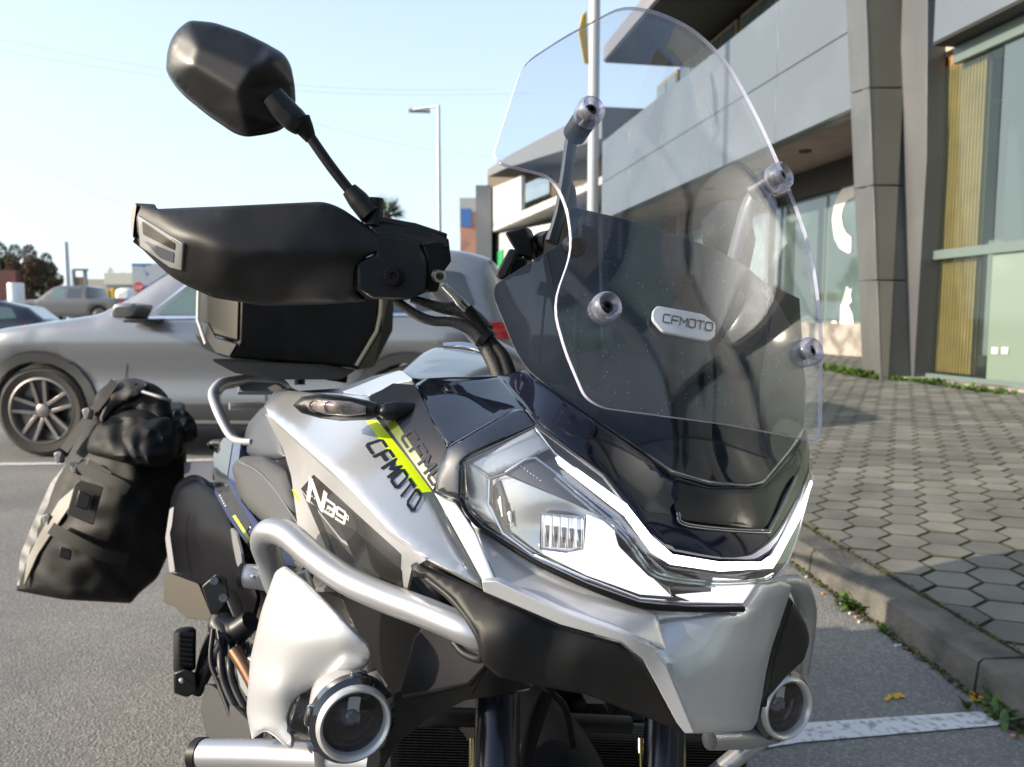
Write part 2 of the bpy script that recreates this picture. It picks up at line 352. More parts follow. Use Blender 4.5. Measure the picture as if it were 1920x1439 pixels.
def S(name, outline, ctrl, mats, parent=None, th=.003, mode='tps', edges=(), step=12, roll=None, holes=(), r=0, soft=0, vec=None, bevel=.0007, reg=0, sharp=55, noise=None, fn=None):
    """shell of real thickness: an outline seen in the photograph laid on a surface at its real distance"""
    ol = fillet(outline, r); V, T, loops = tri2d(ol, [fillet(h, 0) for h in holes], step)
    f = fn or (LIN(ctrl, edges) if mode == 'lin' else TPS(ctrl, reg)); d = f(V[:, 0], V[:, 1])
    if soft:
        N = len(V); nb = [set() for _ in range(N)]
        for t in T:
            for i in range(3): nb[t[i]].update((t[(i + 1) % 3], t[(i + 2) % 3]))
        dd = bdist(loops[0], V[:, 0], V[:, 1]); free = dd > step * .3
        for _ in range(soft):
            m = np.array([np.mean(d[list(s)]) if s else d[i] for i, s in enumerate(nb)]); d = np.where(free, m, d)
    if roll:
        dd = bdist(loops[0], V[:, 0], V[:, 1]); k = np.clip(1 - dd / roll[0], 0, 1); d = d + roll[1] * (1 - np.sqrt(np.clip(1 - k * k, 0, 1)))
    if noise:
        from mathutils import noise as nz
        d = d + np.array([nz.noise(Vector((x / noise[0], y / noise[0], noise[2] if len(noise) > 2 else 0))) * noise[1] for x, y in V])
    bm = bmesh.new(); pts = [P(x, y, t) for (x, y), t in zip(V, d)]
    fr = [bm.verts.new(p) for p in pts]
    for t in T:
        a, b, c = [fr[i] for i in t]
        n = (b.co - a.co).cross(c.co - a.co)
        try: bm.faces.new((a, b, c) if n.dot(a.co - C0) < 0 else (a, c, b))
        except ValueError: pass
    loose = [v for v in fr if not v.link_faces]; 
    if loose: bmesh.ops.delete(bm, geom=loose, context='VERTS')
    bm.normal_update()
    bedges = [(e.verts[0], e.verts[1], e.link_faces[0]) for e in bm.edges if len(e.link_faces) == 1]
    front = list(bm.faces); bk = {}
    for v in list(bm.verts): bk[v] = bm.verts.new(v.co + (Vector(vec) if vec is not None else -v.normal * th))
    for fc in front: bm.faces.new([bk[v] for v in reversed(fc.verts)])
    multi = isinstance(mats, (list, tuple)) and len(mats) > 1
    for a, b, fc in bedges:
        q = bm.faces.new((b, a, bk[a], bk[b])); q.material_index = 1 if multi else 0
    o = mkobj(name, bm, mats, parent, sharp, bevel); FN[o.name] = f; o_fn[o] = f
    return o
FN = {}; o_fn = {}
def catmull(pts, n=8):
    P_ = [np.array(p, float) for p in pts]; P_ = [2 * P_[0] - P_[1]] + P_ + [2 * P_[-1] - P_[-2]]; out = []
    for i in range(1, len(P_) - 2):
        for j in range(n):
            t = j / n; a, b, c, d = P_[i - 1:i + 3]
            out.append(.5 * ((2 * b) + (c - a) * t + (2 * a - 5 * b + 4 * c - d) * t * t + (3 * b - a - 3 * c + d) * t ** 3))
    out.append(P_[-2]); return out
def tube_bm(bm, pts, rad, n=16, caps=True, flat=1.0, mi=0):
    pts = [Vector(p) for p in pts]; N = len(pts); rad = [rad] * N if not hasattr(rad, '__len__') else list(rad)
    if len(rad) != N: rad = list(np.interp(np.linspace(0, 1, N), np.linspace(0, 1, len(rad)), rad))
    t0 = (pts[1] - pts[0]).normalized(); u = t0.orthogonal().normalized(); rings = []
    for i, p in enumerate(pts):
        t = (pts[min(i + 1, N - 1)] - pts[max(i - 1, 0)]).normalized(); u = (u - t * u.dot(t)).normalized(); v = t.cross(u)
        rings.append([bm.verts.new(p + (u * math.cos(2 * math.pi * k / n) + v * math.sin(2 * math.pi * k / n) * flat) * rad[i]) for k in range(n)])
    for a, b in zip(rings, rings[1:]):
        for k in range(n): f = bm.faces.new((a[k], a[(k + 1) % n], b[(k + 1) % n], b[k])); f.material_index = mi
    if caps:
        f = bm.faces.new(rings[0][::-1]); f.material_index = mi; f = bm.faces.new(rings[-1]); f.material_index = mi
def T(name, pp, r, m, parent=None, n=16, sm=6, flat=1.0, sharp=50, world=False):
    pts = [P(*p) if not world else Vector(p) for p in pp]
    if sm > 1: pts = catmull(pts, sm)
    bm = bmesh.new(); tube_bm(bm, pts, r, n, True, flat); return mkobj(name, bm, m, parent, sharp)
def lathe_bm(bm, c, ax, prof, seg=32, mi=None, sx=1, up=None):
    ax = Vector(ax).normalized(); u = (Vector(up) - ax * Vector(up).dot(ax)).normalized() if up is not None else ax.orthogonal().normalized(); v = ax.cross(u); rings = []
    for r_, h in prof:
        if r_ < 1e-6: rings.append([bm.verts.new(Vector(c) + ax * h)])
        else: rings.append([bm.verts.new(Vector(c) + ax * h + (u * math.cos(2 * math.pi * k / seg) + v * math.sin(2 * math.pi * k / seg) * sx) * r_) for k in range(seg)])
    for i, (a, b) in enumerate(zip(rings, rings[1:])):
        for k in range(seg):
            k2 = (k + 1) % seg
            q = [a[k % len(a)], a[k2 % len(a)], b[k2 % len(b)], b[k % len(b)]]; q2 = []
            for w_ in q:
                if w_ not in q2: q2.append(w_)
            if len(q2) > 2:
                f = bm.faces.new(q2)
                if mi: f.material_index = mi[i]
def Lt(name, c, ax, prof, m, parent=None, seg=32, mi=None, sharp=35, sx=1, up=None):
    bm = bmesh.new(); lathe_bm(bm, c, ax, prof, seg, mi, sx, up); return mkobj(name, bm, m, parent, sharp)
def boxb(bm, o, x, y, z, mi=0):
    """box from corner o and three edge vectors"""
    o, x, y, z = map(Vector, (o, x, y, z)); v = [bm.verts.new(o + x * i + y * j + z * k) for k in (0, 1) for j in (0, 1) for i in (0, 1)]
    for q in ((0, 2, 3, 1), (4, 5, 7, 6), (0, 1, 5, 4), (2, 6, 7, 3), (0, 4, 6, 2), (1, 3, 7, 5)):
        f = bm.faces.new([v[i] for i in q]); f.material_index = mi
def Bx(name, o, x, y, z, m, parent=None, bevel=0): bm = bmesh.new(); boxb(bm, o, x, y, z); return mkobj(name, bm, m, parent, 30, bevel)
def hexa(name, front, back, m, parent=None, bevel=.002, sharp=30):
    bm = bmesh.new(); a = [bm.verts.new(p) for p in front]; b = [bm.verts.new(p) for p in back]; n = len(a)
    bm.faces.new(a); bm.faces.new(b[::-1])
    for i in range(n): bm.faces.new((a[i], b[i], b[(i + 1) % n], a[(i + 1) % n]))
    return mkobj(name, bm, m, parent, sharp, bevel)
GL = {'C': [[(1, 1), (.15, 1), (0, .85), (0, .15), (.15, 0), (1, 0)]], 'F': [[(0, 0), (0, .85), (.15, 1), (1, 1)], [(0, .48), (.85, .48)]],
      'M': [[(0, 0), (0, 1), (.5, .4), (1, 1), (1, 0)]], 'O': [[(.15, 0), (0, .15), (0, .85), (.15, 1), (.85, 1), (1, .85), (1, .15), (.85, 0), (.15, 0)]],
      'T': [[(0, 1), (1, 1)], [(.5, 1), (.5, 0)]], 'N': [[(0, 0), (0, 1), (1, 0), (1, 1)]], '3': [[(0, 1), (.9, 1), (1, .9), (1, .1), (.9, 0), (0, 0)], [(.25, .5), (1, .5)]],
      '9': [[(1, .45), (.1, .45), (0, .55), (0, .9), (.1, 1), (.9, 1), (1, .9), (1, .1), (.9, 0), (0, 0)]],
      '8': [[(0, 0), (0, 1), (1, 1), (1, 0), (0, 0)], [(0, .5), (1, .5)]], '0': [[(0, 0), (0, 1), (1, 1), (1, 0), (0, 0)]], 'o': [[(.2, .6), (.2, 1), (.6, 1), (.6, .6), (.2, .6)]],
      'E': [[(1, 1), (0, 1), (0, 0), (1, 0)], [(0, .5), (.8, .5)]], 'P': [[(0, 0), (0, 1), (1, 1), (1, .5), (0, .5)]], 'I': [[(.5, 0), (.5, 1)]], '-': [[(.1, .5), (.9, .5)]]}
def decal(name, text, quad, fn, m, parent, sw=.17, gap=.35, asp=.95, off=.0008, th=.0003):
    """lettering: strokes laid on the surface fn; quad = photo corners bottom-left, bottom-right, top-right, top-left"""
    adv = asp + gap; tot = adv * len(text) - gap; q = [Vector(p) for p in quad]; bm = bmesh.new(); cnt = 0
    def mp(u, v):
        s = u / tot; p = (q[0] * (1 - s) + q[1] * s) * (1 - v) + (q[3] * (1 - s) + q[2] * s) * v
        t = float(fn(np.array([p.x]), np.array([p.y]))[0]); return P(p.x, p.y, t - off - cnt * .00002)
    for i, ch in enumerate(text):
        for st in GL.get(ch, []):
            for (x0, y0), (x1, y1) in zip(st, st[1:]):
                a = Vector((x0 * asp, y0)); b = Vector((x1 * asp, y1)); d = (b - a).normalized(); nrm = Vector((-d.y, d.x)) * sw / 2; a2 = a - d * sw * .3; b2 = b + d * sw * .3
                k = max(1, int((b2 - a2).length / .25)); cnt += 1; prev = None
                for j in range(k + 1):
                    c = a2 + (b2 - a2) * j / k; y_ = lambda w_: (w_.x + i * adv, min(1.08, max(-.08, w_.y)))
                    e = (bm.verts.new(mp(*y_(c - nrm))), bm.verts.new(mp(*y_(c + nrm))))
                    if prev: bm.faces.new((prev[0], e[0], e[1], prev[1]))
                    prev = e
    o = mkobj(name, bm, m, parent); return o
def patch(name, outline, fn, m, parent, off=.0006, step=14, r=0):
    return S(name, outline, None, m, parent, th=.0003, fn=lambda x, y: fn(x, y) - off, step=step, r=r, bevel=0)
fender = mat('black_hugger', (.003, .003, .005), .35, spec=.08)
# ================================================================== MOTORCYCLE
bike = empty('motorcycle', (0.0, 1.45, 0)); tag(bike, 'silver adventure motorcycle with lit headlight and tall windscreen, parked before the grey car', 'motorcycle')
# ---- tall clear screen (its surface comes from the motorcycle's own frame)
CS = []
for c, b, hw in ((-.02, .538, .15), (.078, .568, .16), (.18, .612, .16), (.279, .652, .155), (.40, .712, .12)):
    for a, k in ((-hw, .010), (-hw * .5, -.001), (0, -.005), (hw * .5, -.001), (hw, .010)): CS.append(PB(a, b + k - .012, c))
csf = TPS(CS, .004)
def cs_tube_edge(name, outline, f, r, m, parent):
    pts = resample(fillet(outline, 12), 14); w = [P(x, y, float(f(np.array([x]), np.array([y]))[0]) + .0015) for x, y in pts]; w.append(w[0]); w.append(w[1])
    bm = bmesh.new(); tube_bm(bm, w[:-1], r, 8, False); return mkobj(name, bm, m, parent, 60)
SCR = [(1169, 8, 30), (1060, 66), (980, 118, 30), (925, 290, 20), (942, 306), (1037, 330, 26), (1064, 385, 30), (1075, 465, 60), (1037, 572, 40), (1062, 660), (1098, 745, 30), (1130, 765, 24), (1370, 797), (1536, 829, 14), (1543, 800, 10), (1544, 600, 60), (1524, 465, 60), (1480, 345, 60), (1425, 220, 70), (1365, 112, 60), (1300, 50, 50), (1235, 20, 40)]
scr = S('windscreen', SCR, None, [glassc, glasse], bike, th=.0055, fn=csf, step=14, r=25, bevel=.0012)
scr['label'] = 'tall clear outer windscreen held by four round clear knobs'
def knob(x, y, R=27):
    t = float(csf(np.array([x]), np.array([y]))[0]); R = R * t / F0; e = .8
    n = P(x + 8, y, float(csf(np.array([x + 8.]), np.array([y]))[0])) - P(x - 8, y, float(csf(np.array([x - 8.]), np.array([y]))[0])); m = P(x, y + 8, float(csf(np.array([x]), np.array([y + 8.]))[0])) - P(x, y - 8, float(csf(np.array([x]), np.array([y - 8.]))[0]))
    ax = m.cross(n).normalized(); ax = ax if ax.dot(P(x, y, t) - C0) < 0 else -ax; c = P(x, y, t)
    k = Lt('screen_knob', c, ax, [(R * .55, -.006), (R * .95, -.006), (R, .0), (R * 1.02, .006), (R * .92, .011), (R * .78, .013), (R * .70, .010), (R * .55, .003), (R * .5, .002)], knobm, bike, 40, sharp=60)
    Lt('bolt', c, ax, [(0, .004), (R * .16, .004), (R * .2, .008), (R * .36, .008), (R * .42, .006), (R * .45, -.004), (0, -.004)], matte2, k, 24); return c, ax
K = [knob(1103, 214), knob(1457, 335), knob(1132, 580, 29), knob(1511, 662)]
# ---- smoked inner shield
SHC = [(926, 545, .775), (985, 692, .735), (1066, 386, .79), (1060, 600, .735), (1260, 881, .682), (1430, 903, .732), (1200, 650, .722), (1330, 650, .745), (1335, 463, .80), (1440, 535, .84), (1500, 640, .86), (1512, 800, .835), (1200, 416, .79), (1160, 800, .70)]
shf = TPS(SHC)
SHO = [(928, 533, 14), (1066, 447), (1066, 386), (1197, 416), (1335, 463, 30), (1400, 500), (1440, 535), (1500, 640), (1512, 720), (1508, 800), (1482, 842), (1432, 903, 14), (1400, 908), (1330, 903, 40), (1258, 881, 14), (1180, 828, 40), (1060, 748), (988, 694, 20), (963, 652), (924, 556, 14)]
shd = S('smoked_shield', SHO, None, [smoke, smokee], bike, th=.003, fn=shf, step=16, r=10, bevel=.0008); shd['label'] = 'smoked grey lower shield behind the clear windscreen'
# long fold line of the shield
T('shield_rib', [(1437, 545, .835), (1440, 640, .827), (1441, 760, .81), (1436, 850, .775)], .0016, glasse, bike, 6)
# badge on the shield
bdg = S('badge', [(1232, 573), (1319, 589), (1343, 607), (1341, 631), (1330, 640), (1243, 622), (1223, 599), (1224, 583)], None, plate, bike, th=.004, fn=lambda x, y: shf(x, y) - .010, r=5, bevel=.0012, step=8)
decal('lettering', 'CFMOTO', [(1243, 604), (1335, 621), (1337, 606), (1245, 589)], lambda x, y: shf(x, y) - .010, blk, bdg, .2, .28, 1.15)
# ---- brackets carrying the clear screen
for (x0, y0), k in (((1103, 214), 0), ((1457, 335), 1)):
    c, ax = K[k]; Lt('spacer', c - ax * .006, -ax, [(0, 0), (.011, 0), (.0125, .004), (.0125, .026), (0, .026)], grey, bike, 24)
T('screen_bracket', [(1085, 245, .80), (1072, 262, .81), (1062, 330, .815), (1050, 400, .82), (1035, 455, .82)], [.010, .011, .011, .010, .012], greyb, bike, 8, flat=.6)
S('bracket_post', [(1066, 330), (1052, 395), (1022, 440), (1018, 490), (1060, 700), (1090, 700), (1078, 450), (1074, 350)], [(1066, 330, .83), (1018, 490, .84), (1090, 700, .79), (1060, 700, .79)], matte, bike, th=.02, r=5)
T('screen_bracket', [(1446, 350, .90), (1415, 368, .905), (1400, 400, .91), (1372, 500, .90), (1335, 600, .88)], [.010, .011, .012, .011, .010], greyb, bike, 8, flat=.6)
for y0 in (580,):
    pass
for x, y, t in ((1078, 462, .765), (1062, 684, .742)):
    c = P(x, y, t); ax = (C0 - c).normalized(); bo = Lt('shield_bolt', c, ax + Bn * .3, [(0, .004), (.004, .004), (.0045, .007), (.009, .007), (.011, .003), (.011, -.01), (0, -.01)], matte2, bike, 24)
for x, y, t in ((1091, 560, .80), (1374, 618, .84), (1371, 732, .82), (1108, 686, .78)):
    c = P(x, y, t); Lt('washer', c, C0 - c, [(.003, .002), (.0062, .002), (.0062, -.001), (.003, -.001)], greyb, bike, 20)
# dashboard behind the shield, cross stay and stanchions
S('instrument_panel', [(1140, 480), (1330, 520), (1335, 690), (1150, 660)], [(1140, 480, .93), (1330, 520, .98), (1335, 690, .96), (1150, 660, .91)], gloss, bike, th=.02, r=10, bevel=.003)
hexa('stay_plate', [P(1068, 700, .79), P(1092, 420, .83), P(1120, 430, .84), P(1130, 740, .78)], [P(1068, 700, .80), P(1092, 420, .84), P(1120, 430, .85), P(1130, 740, .79)], matte2, bike)
hexa('stay_plate', [P(1420, 560, .90), P(1436, 520, .91), P(1442, 800, .86), P(1400, 790, .86)], [P(1420, 560, .92), P(1436, 520, .93), P(1442, 800, .88), P(1400, 790, .88)], matte2, bike)
T('cross_stay', [(1250, 720, .86), (1400, 700, .9), (1500, 668, .91)], .007, matte2, bike, 10)
T('cross_stay', [(1010, 540, .86), (1200, 600, .88), (1420, 640, .93)], .008, matte2, bike, 10)
Lt('adjuster_knob', P(1455, 745, .90), C0 - P(1455, 745, .90), [(.006, .008), (.012, .008), (.014, .004), (.014, -.02), (0, -.02)], matte, bike, 24)
# phone holder: two angular clamp jaws
ph = hexa('phone_holder', [P(945, 436, .86), P(985, 424, .87), P(996, 450, .87), (P(1003, 486, .87)), P(972, 480, .86), P(958, 458, .86)], [P(955, 440, .91), P(995, 428, .92), P(1006, 454, .92), P(1013, 490, .92), P(982, 484, .91), P(968, 462, .91)], matte, bike, .003)
hexa('jaw', [P(955, 465, .85), P(972, 472, .85), P(950, 520, .84), P(938, 526, .84), P(927, 515, .84)], [P(965, 468, .89), P(985, 475, .89), P(960, 522, .88), P(948, 528, .88), P(937, 517, .88)], matte, ph, .003)
hexa('jaw', [P(960, 480, .855), P(990, 484, .86), P(985, 510, .86), P(955, 520, .855)], [P(970, 482, .90), P(1000, 486, .90), P(995, 512, .90), P(965, 520, .90)], matte2, ph, .003)
T('holder_stem', [(995, 480, .89), (1015, 455, .89), (1035, 450, .86)], .012, matte2, ph, 10)
T('brake_line', [(1030, 500, .85), (1018, 600, .84), (1012, 680, .8)], .0016, rubber, bike, 8)
# ---- mirror (left in the picture)
MO = [(355, 38, 10), (400, 42), (455, 60), (500, 82), (533, 101, 12), (546, 123), (553, 160), (555, 196), (543, 225), (525, 240), (497, 247), (461, 252, 14), (438, 245), (388, 211), (345, 176), (325, 155), (311, 132, 6), (313, 99), (320, 75), (333, 55)]
mc = [(352, 38, .872), (400, 42, .874), (453, 59, .874), (500, 82, .874), (533, 101, .872), (553, 160, .874), (555, 196, .874), (529, 238, .878), (461, 252, .882), (390, 210, .884), (327, 158, .886), (310, 131, .886), (315, 85, .880), (331, 57, .875),
      (371, 84, .850), (358, 122, .851), (446, 174, .842), (474, 128, .839), (505, 108, .848), (455, 215, .856)]
mir = S('mirror', MO, mc, matte3, bike, mode='lin', edges=[(14, 15), (15, 16), (16, 17), (17, 14), (14, 0), (15, 11), (16, 19), (17, 18), (18, 4), (19, 8)], step=6, soft=1, vec=tuple(Bb * .012 + Vector((0, .006, 0))), roll=(9, .010), bevel=.002, r=12)
S('mirror_glass', [(360, 50), (450, 75), (530, 110), (540, 190), (520, 225), (465, 240), (390, 200), (325, 145), (325, 90)], [(360, 50, .893), (540, 190, .893), (465, 240, .899), (325, 145, .905)], chrome, mir, th=.002, r=15)
T('mirror_neck', [(512, 180, .846), (530, 203, .85), (552, 225, .853), (566, 236, .855)], [.013, .0145, .0145, .0125], matte3, mir, 20)
T('rubber_boot', [(562, 228, .854), (572, 243, .856), (583, 262, .858)], [.0135, .0105, .0065], rubber, bike, 16)
T('mirror_stem', [(574, 246, .856), (620, 312, .862), (664, 368, .868)], .0062, matte2, bike, 16)
T('stem_socket', [(655, 356, .867), (672, 376, .869), (695, 404, .870)], [.0095, .0125, .0130], matte2, bike, 16)
T('stem_nut', [(705, 372, .875), (704, 392, .876), (700, 425, .875)], [.009, .0095, .011], matte2, bike, 16, sm=1)
# ---- hand guard
HO = [(246, 392, 8), (252, 381, 5), (291, 383, 4), (294, 392), (438, 386), (608, 378, 22), (640, 390, 20), (692, 426), (731, 458, 6), (722, 470), (690, 480, 8), (668, 500), (666, 545, 8), (690, 566), (616, 571), (500, 575), (400, 559), (325, 525, 40), (272, 473, 40), (249, 448, 20), (244, 416)]
hc = [(246, 392, .885), (252, 381, .885), (291, 383, .875), (438, 386, .842), (608, 378, .850), (640, 390, .855), (731, 458, .865), (668, 500, .845), (690, 566, .875), (616, 571, .870), (500, 575, .868), (400, 559, .862), (325, 525, .862), (272, 473, .875), (246, 425, .885),
      (345, 438, .815), (400, 458, .805), (520, 470, .808), (640, 478, .825), (700, 465, .845), (300, 405, .845), (420, 520, .822), (560, 530, .832)]
hg = S('hand_guard', HO, hc, matte, bike, mode='lin', edges=[(20, 15), (15, 16), (16, 17), (17, 18), (18, 19), (19, 6)], step=8, soft=5, th=.006, bevel=.0016, roll=(10, .006), r=12)
hgf = o_fn[hg]
hsm = TPS([(250, 400, .862), (345, 460, .808), (345, 505, .815), (270, 460, .862), (290, 410, .84)])
S('air_vent', [(258, 404, 5), (343, 458, 6), (340, 508, 6), (318, 502), (262, 462, 8)], None, ventg, hg, fn=lambda x, y: hgf(x, y) - .003, th=.005, step=6, bevel=.0008)
S('vent_opening', [(266, 415), (328, 457), (327, 470), (268, 440)], None, bronze, hg, fn=lambda x, y: hgf(x, y) - .0042, th=.001, step=6, r=3)
S('vent_opening', [(270, 452), (326, 474), (325, 494), (300, 484)], None, greyb, hg, fn=lambda x, y: hgf(x, y) - .0042, th=.001, step=6, r=3)
S('bar_end', [(244, 420), (246, 392), (251, 381), (256, 384), (251, 420), (249, 446)], [(244, 400, .883), (256, 384, .878), (249, 446, .876)], matte2, hg, th=.02, r=3)
# brake master cylinder and clamp block
HB = lambda pts, d: ([P(x, y, t) for x, y, t in pts], [P(x, y, t) + Bb * d for x, y, t in pts])
a, b = HB([(694, 413, .872), (720, 410, .872), (795, 424, .872), (840, 440, .875), (845, 470, .872), (788, 460, .862), (700, 440, .862)], .05)
res = hexa('brake_reservoir', a, b, matte2, bike, .004)
a, b = HB([(700, 436, .860), (788, 450, .862), (790, 480, .855), (802, 486, .853), (802, 548, .856), (768, 562, .862), (700, 560, .850), (672, 540, .845), (668, 490, .845), (705, 478, .850)], .035)
blkk = hexa('guard_clamp', a, b, matte2, bike, .004)
a, b = HB([(788, 455, .866), (843, 446, .875), (848, 490, .872), (832, 512, .872), (822, 548, .874), (798, 546, .866), (800, 486, .862)], .04)
hexa('switch_housing', a, b, matte2, bike, .003)
a, b = HB([(692, 411, .869), (722, 407, .869), (762, 415, .869), (780, 418, .870), (840, 438, .873), (840, 444, .873), (720, 417, .869), (692, 421, .867)], .055)
hexa('reservoir_lid', a, b, grey, res, .002)
c = P(737, 517, .846); Lt('clamp_bolt', c, C0 - c, [(0, .0), (.0035, .0), (.004, .004), (.0075, .004), (.0085, .001), (.011, .0005), (.0115, -.01), (0, -.01)], matte2, bike, 24)
c = P(822, 518, .852); bj = Lt('banjo_bolt', c, (C0 - c).normalized() + Bn * .15, [(0, .006), (.0038, .006), (.0044, .010), (.0068, .010), (.0075, .007), (.0078, -.01), (0, -.01)], steel, bike, 24)
for k in range(1):
    Lt('bolt_recess', c, (C0 - c).normalized() + Bn * .15, [(0, .0085), (.0036, .0085), (.0036, .0065), (0, .0065)], blk, bj, 6)
T('brake_hose_end', [(832, 535, .858), (850, 553, .862), (862, 566, .866), (877, 581, .87)], [.0042, .0042, .006, .0055], steel, bike, 12)
T('brake_hose', [(876, 578, .870), (896, 603, .872), (922, 640, .87), (945, 670, .86), (960, 712, .85)], [.0065, .0058, .006, .007, .008], rubber, bike, 12)
T('wiring_sleeve', [(740, 562, .88), (780, 590, .885), (812, 602, .888), (850, 605, .885), (890, 622, .88), (910, 650, .872), (930, 690, .862), (942, 725, .855)], [.005, .006, .006, .006, .008, .009, .009, .009], sleeve, bike, 12)
T('wiring_sleeve', [(770, 560, .89), (830, 578, .895), (862, 580, .895), (888, 596, .89), (912, 622, .88)], [.005, .007, .010, .010, .010], sleeve, bike, 12)
T('cable_band', [(905, 632, .874), (915, 640, .873)], .0135, matte2, bike, 14, sm=1)
T('handlebar', [(800, 520, .90), (840, 570, .95), (880, 612, .97), (930, 655, 1.0), (1060, 705, 1.03), (1180, 640, 1.08), (1320, 560, 1.14)], .0125, silver_d, bike, 16)
T('grip', [(300, 470, .90), (500, 490, .89), (680, 500, .885)], .016, rubber, bike, 16)
T('guard_stay', [(262, 440, .89), (300, 470, .90)], .012, matte2, bike, 12)
# far side (image right) mirror and hand guard seen through the screen
S('mirror', [(1340, 410, 20), (1375, 375, 20), (1405, 380, 20), (1418, 450, 20), (1400, 540, 20), (1345, 555, 20)], [(1345, 400, 1.16), (1430, 380, 1.2), (1380, 430, 1.14), (1380, 500, 1.18)], rubber, bike, vec=tuple(Bb * .03), bevel=.003).__setitem__('label', 'mirror seen through the windscreen')
T('mirror_stem', [(1380, 470, 1.18), (1340, 560, 1.15), (1320, 600, 1.14)], .0065, matte2, bike, 12)
S('hand_guard', [(1330, 560, 20), (1420, 520, 20), (1500, 560, 20), (1505, 640, 20), (1440, 680, 20), (1345, 640, 20)], [(1330, 560, 1.12), (1420, 590, 1.12), (1505, 600, 1.24), (1440, 680, 1.15)], matte, bike, th=.006, bevel=.002).__setitem__('label', 'hand guard seen through the windscreen')
# ---- bodywork: nose cover
NC = [(940, 700, .80), (985, 765, .70), (1002, 797, .668), (1130, 900, .640), (1200, 985, .632), (1245, 1050, .640), (1440, 1062, .690), (1500, 930, .80), (1520, 855, .840), (1260, 885, .690), (1430, 908, .742), (985, 692, .755), (1271, 986, .650), (1434, 1002, .700), (1350, 1060, .655)]
NO = [(930, 706), (985, 694), (1060, 748), (1180, 830), (1258, 884, 10), (1330, 905), (1400, 911), (1432, 906, 10), (1482, 846), (1512, 806, 4), (1519, 850, 6), (1517, 885), (1500, 935), (1447, 1040), (1436, 1056, 8), (1350, 1054), (1248, 1040, 14), (1198, 975, 14), (1130, 890), (1008, 795), (985, 765, 8)]
nose = S('nose_cover', NO, NC, gnavy, bike, th=.004, step=12, roll=(10, .004), bevel=.0012)
nf = TPS(NC)
S('shield_channel' , [(1262, 890, 10), (1330, 912), (1432, 912, 12), (1500, 838), (1502, 880), (1445, 990, 18), (1425, 1000), (1290, 988, 18), (1256, 930)], None, dgloss, nose, fn=lambda x, y: nf(x, y) + .004 - .006, th=.002, step=10, bevel=.0015, roll=(8, .006))
S('channel_floor', [(1284, 925, 10), (1320, 955, 10), (1350, 975), (1420, 992, 12), (1275, 975, 12), (1262, 945, 10)], None, dgloss, nose, fn=lambda x, y: nf(x, y) - .005, th=.001, step=8, r=8)
cp = [(1270, 962, .0), (1290, 985, 0), (1425, 996, 0), (1448, 982, 0), (1492, 895, 0)]
T('channel_lip', [(x, y, float(nf(np.array([x]), np.array([y]))[0]) - .004) for x, y, _ in cp], .0022, gloss, nose, 8)
# black top facet with the mirror-like finish, and the frame round the lamp
UF = [(758, 716, .79), (940, 705, .79), (985, 765, .700), (838, 842, .688), (790, 765, .74), (735, 722, .80)]
S('upper_fairing', [(778, 722), (800, 708), (936, 706), (988, 766, 6), (980, 772), (838, 838, 4), (800, 775)], UF, gloss, bike, mode='tps', reg=.01, th=.004, step=14, r=4, roll=(7, .004), bevel=.0012)
FRM = [(985, 765, .690), (1005, 800, .666), (870, 862, .662), (862, 942, .658), (812, 925, .672), (838, 838, .680)]
S('lamp_frame', [(838, 836, 8), (962, 768, 14), (985, 768, 10), (1006, 795, 4), (1000, 800), (878, 856, 8), (866, 868), (864, 942), (815, 922, 4), (818, 895)], FRM, gloss, bike, reg=.005, th=.008, step=9, r=5, bevel=.002, roll=(9, .005))
# dark mirror flank with the side decal's reflection painted on
DFc = [(700, 750, .80), (737, 719, .80), (800, 775, .735), (838, 842, .700), (812, 922, .690), (709, 786, .765)]
dfk = S('fairing_flank', [(692, 745), (737, 719), (778, 722), (838, 840), (812, 920), (706, 786)], DFc, flankm, bike, reg=.01, th=.003, step=12, r=3)
df = o_fn[dfk]
patch('decal', [(722, 772), (738, 784), (818, 905), (812, 918), (716, 786)], lambda x, y: df(x, y), mat('yellow_decal_reflection', (.10, .13, .01), .3, coat=.2), dfk, .0006)  # yellow decal mirrored in the gloss, painted as a darker patch
decal('lettering', 'CFMO', [(752, 822), (812, 912), (832, 895), (772, 806)], df, decg, dfk, .24, .4, .9, .0010)  # painted letters stand for the side lettering mirrored in the flank
# ---- silver side panel: upper face, ridge and lower face
UP = [(495, 758, .985), (540, 735, 1.02), (689, 741, .86), (709, 786, .80), (812, 925, .70), (905, 1090, .622), (905, 1107, .612), (790, 1050, .628), (700, 968, .675), (620, 880, .745), (530, 790, .90)]
upo = [(497, 762, 10), (540, 733, 20), (689, 741, 4), (712, 786), (812, 925), (903, 1087, 5), (905, 1106, 4), (800, 1052, 30), (728, 1002, 30), (620, 888, 20), (505, 782, 10)]
up = S('side_panel', upo, UP, silver, bike, reg=.002, th=.004, step=12, roll=(16, .016), bevel=.001); up['label'] = 'silver upper side panel carrying the maker lettering'
upf = TPS(UP, .002); uf2 = lambda x, y: upf(x, y)
patch('decal', [(686, 789), (711, 788), (810, 922), (783, 925), (775, 905), (764, 900), (738, 862)], uf2, yel, up, .0010, step=8)
decal('lettering', 'CFMOTO', [(686, 834), (774, 960), (791, 930), (716, 824)][0:4], uf2, decg, up, .25, .34, 1.0, .0012)
for i, x in enumerate(()): pass
LOc = [(497, 786, .965), (531, 842, .96), (546, 893, .945), (558, 996, .90), (650, 1110, .80), (772, 1060, .68), (905, 1110, .62), (790, 1052, .636), (700, 970, .682), (620, 888, .752), (640, 1000, .80), (700, 1100, .74)]
